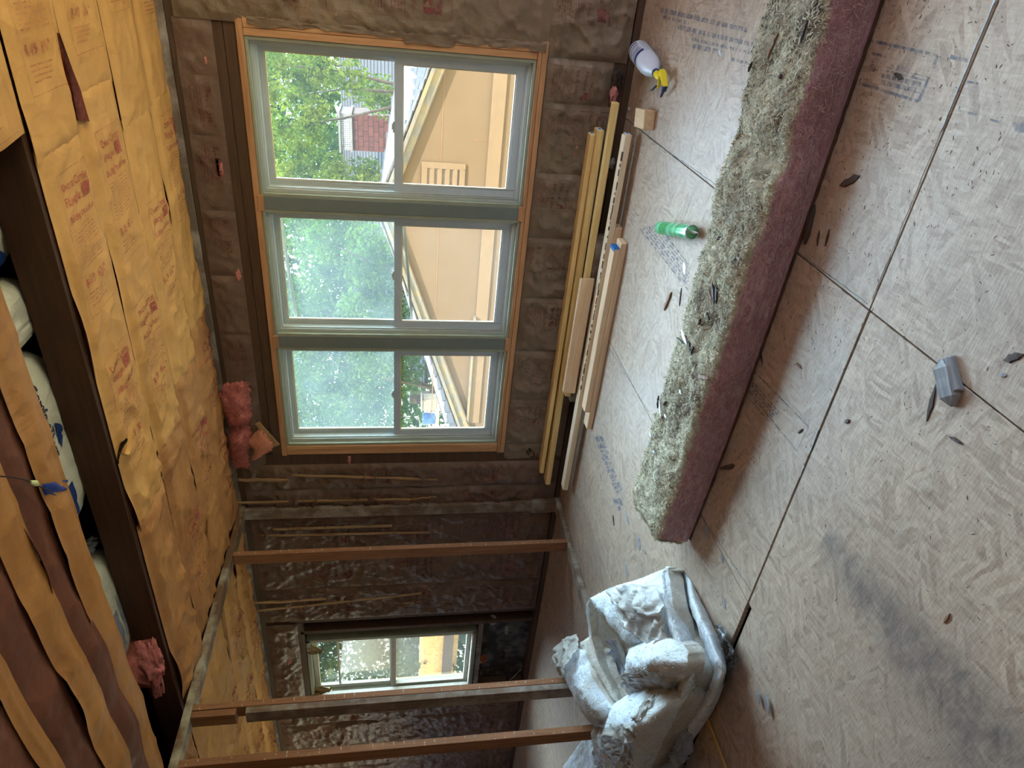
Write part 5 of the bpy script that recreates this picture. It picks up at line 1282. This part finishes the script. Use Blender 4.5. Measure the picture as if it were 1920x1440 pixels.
# second house with brick chimney, farther back
FH = thing('chimney_house', 'grey shingled roof with a red brick chimney behind the trees', 'building')
m = MB(); A, B, C, D = V(-9.5, 14.6, .55), V(2.5, 14.6, .55), V(2.5, 20.5, 2.75), V(-9.5, 20.5, 2.75)
m.hexa([A-V(0, 0, .1), B-V(0, 0, .1), C-V(0, 0, .1), D-V(0, 0, .1), A, B, C, D]); m.build('roof_slope', M['shingle'], FH)
M['course'] = plain('shingle_shadow_line', lin(132, 126, 120), .95, .1, var=.2, scale=10)
for k in range(26):
    t = (k+.5)/26; p = A.lerp(D, t); q = B.lerp(C, t); m = MB(); m.hexa([p, q, q+V(0, .12, .045), p+V(0, .12, .045), p+V(0, -.004, .010), q+V(0, -.004, .010), q+V(0, .12, .047), p+V(0, .12, .047)]); m.build('shingle_course', M['shingle'], FH)
m = MB(); m.box(-9.5, 2.5, 15.0, 15.2, -3, .6); m.build('house_wall', M['peach'], FH)
CH = FH
cx0, cx1, cy0, cy1 = -4.22, -3.42, 16.4, 17.1
M['brick'] = plain('red_brick', lin(104, 62, 54), .9, .1, var=.22, scale=6); M['mortar'] = plain('pale_mortar', lin(112, 100, 94), .95, .1)
m = MB(); m.box(cx0, cx1, cy0+.02, cy1, .9, 2.24); ch = m.build('chimney', M['mortar'], FH)
for i in range(9):
    for j in range(-1, 4):
        z0 = 1.20+i*.115; x0 = cx0+j*.225+(.11 if i % 2 else 0); x1 = x0+.21; x0 = max(x0, cx0); x1 = min(x1, cx1)
        if x1-x0 > .03: m = MB(); m.box(x0, x1, cy0, cy0+.05, z0, z0+.10); m.build('brick', M['brick'], ch, fix=False)
m = MB(); m.box(cx0-.03, cx1+.03, cy0-.05, cy1+.05, 2.24, 2.29); m.box(cx0-.05, cx1+.05, cy0-.07, cy1+.07, 2.50, 2.54); m.box(cx0, cx0+.05, cy0-.02, cy1, 2.29, 2.5); m.box(cx1-.05, cx1, cy0-.02, cy1, 2.29, 2.5)
cp = m.build('spark_cap', plain('white_metal_cap', lin(128, 130, 130), .5, .3), FH)
m = MB()
for k in range(16): m.box(cx0+.05+k*.045, cx0+.065+k*.045, cy0-.01, cy0, 2.29, 2.50)
for k in range(4): m.box(cx0+.05, cx1-.05, cy0-.01, cy0, 2.32+k*.045, 2.335+k*.045)
m.build('mesh_screen', plain('cap_mesh', lin(190, 194, 190), .5, .3), cp, fix=False)
m = MB(); m.tube([V(-2.95, 19.8, 2.6), V(-2.95, 19.8, 3.25)], .02, 6); m.tube([V(-3.3, 19.8, 3.2), V(-2.6, 19.8, 3.2)], .015, 6); m.tube([V(-3.2, 19.8, 3.05), V(-2.7, 19.8, 3.05)], .012, 6); m.build('antenna', M['rake'], FH)
reorigin(FH, V(-3.5, 17, -3))

# trees
def leaf_mat(name, c0, c1):
    t = NT(name); t.n.remove(t.b); v = t.coord((1, 1, 1)); n = t.noise(v, 2.2, 3, .6); c = t.ramp(n, [(.32, c0), (.68, c1)])
    d = t.node('ShaderNodeBsdfDiffuse'); tl = t.node('ShaderNodeBsdfTranslucent'); mx = t.node('ShaderNodeMixShader'); mx.inputs[0].default_value = .45
    t.link(c, d.inputs[0]); t.link(c, tl.inputs[0]); t.link(d.outputs[0], mx.inputs[1]); t.link(tl.outputs[0], mx.inputs[2]); t.link(mx.outputs[0], t.out.inputs[0]); return t.m
M['leaf_bright'] = leaf_mat('yellow_green_leaves', lin(40, 66, 30), lin(116, 130, 46)); M['leaf_mid'] = leaf_mat('green_leaves', lin(34, 60, 26), lin(90, 114, 46)); M['leaf_dark'] = leaf_mat('dark_green_leaves', lin(26, 46, 24), lin(58, 80, 38))
M['leaf_conifer'] = leaf_mat('feathery_green_leaves', lin(36, 55, 26), lin(76, 90, 43))
M['trunk'] = wood('tree_bark', lin(96, 84, 70), lin(60, 52, 44), 2)
def tree(name, label, base, clumps, nleaf, size, mat, seed, group='trees outside the windows'):
    """clumps: (centre, radius) of leaf masses hung on branches from a trunk at base"""
    t = thing(name, label, 'tree', group); r = random.Random(seed); m = MB(); tot = sum(c[1]**2 for c in clumps)
    for c, rad in clumps:
        c = Vector(c)
        for k in range(int(nleaf*rad**2/tot)):
            d = Vector((r.gauss(0, 1), r.gauss(0, 1), r.gauss(0, 1))).normalized()*rad*r.random()**.45
            d.z *= .8; p = c+d
            u = Vector((r.gauss(0, 1), r.gauss(0, 1), r.gauss(0, 1))).normalized(); w = u.cross(Vector((r.gauss(0, 1), r.gauss(0, 1), r.gauss(0, 1)))).normalized(); s_ = size*r.uniform(.6, 1.4)
            m.add([p-u*s_, p+w*s_*.45, p+u*s_, p-w*s_*.45], [(0, 1, 2, 3)])
    m.build('foliage', M[mat], t, fix=False, kind='stuff')
    base = Vector(base); top = sum((Vector(c[0]) for c in clumps), Vector())/len(clumps)
    m = MB(); mid = base.lerp(top, .6); m.tube([base, base.lerp(mid, .5)+V(.1, 0, 0), mid], [.22, .17, .12], 9); m.build('trunk', M['trunk'], t)
    for c, rad in clumps[:3]:
        m = MB(); c = Vector(c); m.tube([mid, mid.lerp(c, .55)+V(r.uniform(-.2, .2), 0, .15), c], [.035, .022, .008], 6); m.build('branch', M['trunk'], t)
    reorigin(t, base); return t
def clumps_px(pts, Y, jit, rad, seed):
    r = random.Random(seed); out = []
    for x, y in pts:
        p = W(x, y, Y+r.uniform(-jit, jit)); out.append((p, rad*r.uniform(.75, 1.3)))
    return out
tree('leafy_tree', 'bright yellow green leafy tree beside the brick chimney', (-1.4, 13.2, -3), clumps_px([(520, 120), (545, 180), (525, 240), (560, 270), (535, 320), (590, 310), (600, 255), (565, 140), (600, 120), (625, 150), (660, 150), (690, 170), (590, 205), (575, 230), (630, 318), (672, 325), (695, 328), (505, 180), (510, 300), (560, 330), (718, 180), (480, 240), (480, 120), (470, 320)], 13.3, .8, .34, 1), 9000, .045, 'leaf_bright', 2)
tree('leafy_tree', 'dense dark green tree filling the middle window', (-6.4, 14.5, -3), clumps_px([(560, 430), (600, 450), (640, 430), (680, 450), (600, 520), (640, 520), (680, 520), (720, 500), (560, 560), (610, 580), (660, 580), (710, 570), (540, 600), (590, 620), (700, 620), (730, 560), (640, 600), (620, 480), (520, 560), (500, 600), (740, 600), (690, 480)], 14.0, 1.4, .55, 2), 15000, .055, 'leaf_mid', 3)
tree('leafy_tree', 'hazy pale green tree filling the left window', (-8.8, 13.5, -3), clumps_px([(550, 660), (600, 660), (650, 660), (700, 660), (740, 660), (550, 720), (600, 720), (650, 720), (700, 720), (560, 790), (610, 790), (660, 790), (710, 790), (540, 760), (760, 690), (580, 690), (680, 690), (640, 760), (690, 760), (600, 830), (700, 830)], 13.6, .9, .58, 3), 15000, .055, 'leaf_mid', 4)
for k0, lb in ((0, 'dark far tree seen between the leaves of the middle window'), (3, 'dark far tree seen between the leaves of the left window'), (6, 'dark far tree farthest left behind the left window')):
    tree('leafy_tree', lb, (-8.4-1.95*k0, 22.5, -3), [(V(-6.5-1.9*k+.6*math.sin(k*5), 22+1.5*math.sin(k*3), z), 1.7) for k in range(k0, k0+3) for z in (-1.2, .9, 3.0, 5.0)], 5000, .16, 'leaf_dark', 5+k0)
tree('leafy_tree', 'green tree far behind the chimney roof', (-4, 26, -3), [(V(-9+1.7*k, 27+1.2*math.sin(k*2), z), 1.5) for k in range(4) for z in (2.0, 4.0, 6.0)]+[(V(-3.0, 26, 5.6), 1.5), (V(-1.2, 26, 3.6), 1.6), (V(-1.0, 26, 5.8), 1.5), (V(.8, 26, 4.6), 1.6)], 9000, .16, 'leaf_mid', 6)
tree('feathery_tree', 'feathery light green tree outside the small far window', (-15.5, 11.8, -3), [(V(-12.2-1.1*k+.3*math.sin(k*4), 10.6+.5*math.sin(k*3), z), .75) for k in range(5) for z in (.9, 1.9, 2.9, 3.8)]+[(V(-13.2, 10.2, -.6), .7), (V(-14.2, 10.3, -.4), .7), (V(-15.2, 10.3, -.5), .7)], 12000, .075, 'leaf_conifer', 7)
# yard things seen past the roof edge and through the small window
m = MB(); m.box(-16.5, -11.6, 9.9, 10.05, -.15, .72); tag(m.build('stucco_wall', plain('tan_stucco', lin(206, 176, 116), .95, .1, var=.2, scale=14, bump=.4), bevel=.01), 'low sunlit tan stucco wall seen through the small far window', 'wall')
m = MB(); m.box(-16.5, -11.6, 9.72, 9.80, -.02, .20); tag(m.build('timber_rail', M['trunk'], bevel=.01), 'brown timber rail in front of the tan stucco wall', 'rail')
BK = thing('bucket', 'blue plastic bucket standing on a plank beyond the roof edge', 'bucket')
p = W(816, 785, 14.0); Mx = Matrix.Translation(p)
m = MB(); m.lathe([(.13, 0), (.14, .01), (.165, .30), (.17, .31), (.155, .31), (.13, .02)], Mx, 24); m.build('bucket_body', plain('blue_plastic', lin(70, 116, 196), .45, .4), BK)
m = MB(); m.tube([p+V(.17*math.cos(a), -.17*math.sin(a)*.3, .30-.16*math.sin(a)) for a in [PI*k/10 for k in range(11)]], .006, 6); m.build('handle', M['metal'], BK); reorigin(BK, p)
a = W(817, 785, 14.0); m = MB(); m.box(a.x-1.0, a.x+1.1, 13.75, 14.25, a.z-.06, a.z-.002); tag(m.build('plank', M['pine'], bevel=.004), 'pale timber plank under the blue bucket', 'plank')
m = MB(); m.box(a.x-.9, a.x-.8, 13.8, 13.9, -3, a.z-.06); m.box(a.x+.9, a.x+1.0, 13.8, 13.9, -3, a.z-.06); tag(m.build('plank_trestle', M['trunk']), 'dark trestle legs carrying the plank with the bucket', 'trestle')
p0 = W(768, 745, 14.4); m = MB(); m.box(p0.x-.14, p0.x+.14, 14.3, 14.5, -3, p0.z); tag(m.build('timber_post', M['trunk'], bevel=.01), 'thick dark timber post rising beyond the shingled roof edge', 'post')
p0 = W(797, 754, 14.0); m = MB(); m.box(p0.x-.16, p0.x+.16, 13.85, 14.15, a.z, a.z+.34); m.box(p0.x-.18, p0.x+.18, 13.83, 14.17, a.z+.34, a.z+.38); tag(m.build('storage_box', plain('white_box', lin(140, 136, 126), .6, .3), bevel=.01), 'white lidded box next to the blue bucket', 'box')
M['twig'] = M['trunk']
YS_ = YW+.132
SCR = thing('insect_screen', 'loose slanted insect screen frame outside the middle window', 'screen')
M['screen_bar'] = plain('weathered_screen_bar', lin(150, 142, 118), .6, .3, var=.15, scale=30)
cor = [W(524, 396, YS_), W(556, 606, YS_), W(773, 606, YS_), W(756, 404, YS_)]
for k, (a_, b_) in enumerate(zip(cor, cor[1:]+cor[:1])):
    d_ = (b_-a_).normalized(); n_ = d_.cross(V(0, 1, 0)).normalized()*.009
    m = MB(); m.hexa([a_-n_, b_-n_, b_+n_, a_+n_]+[p+V(0, .010, 0) for p in (a_-n_, b_-n_, b_+n_, a_+n_)]); m.build('screen_rail', M['screen_bar'], SCR, bevel=.001)
reorigin(SCR, cor[2])
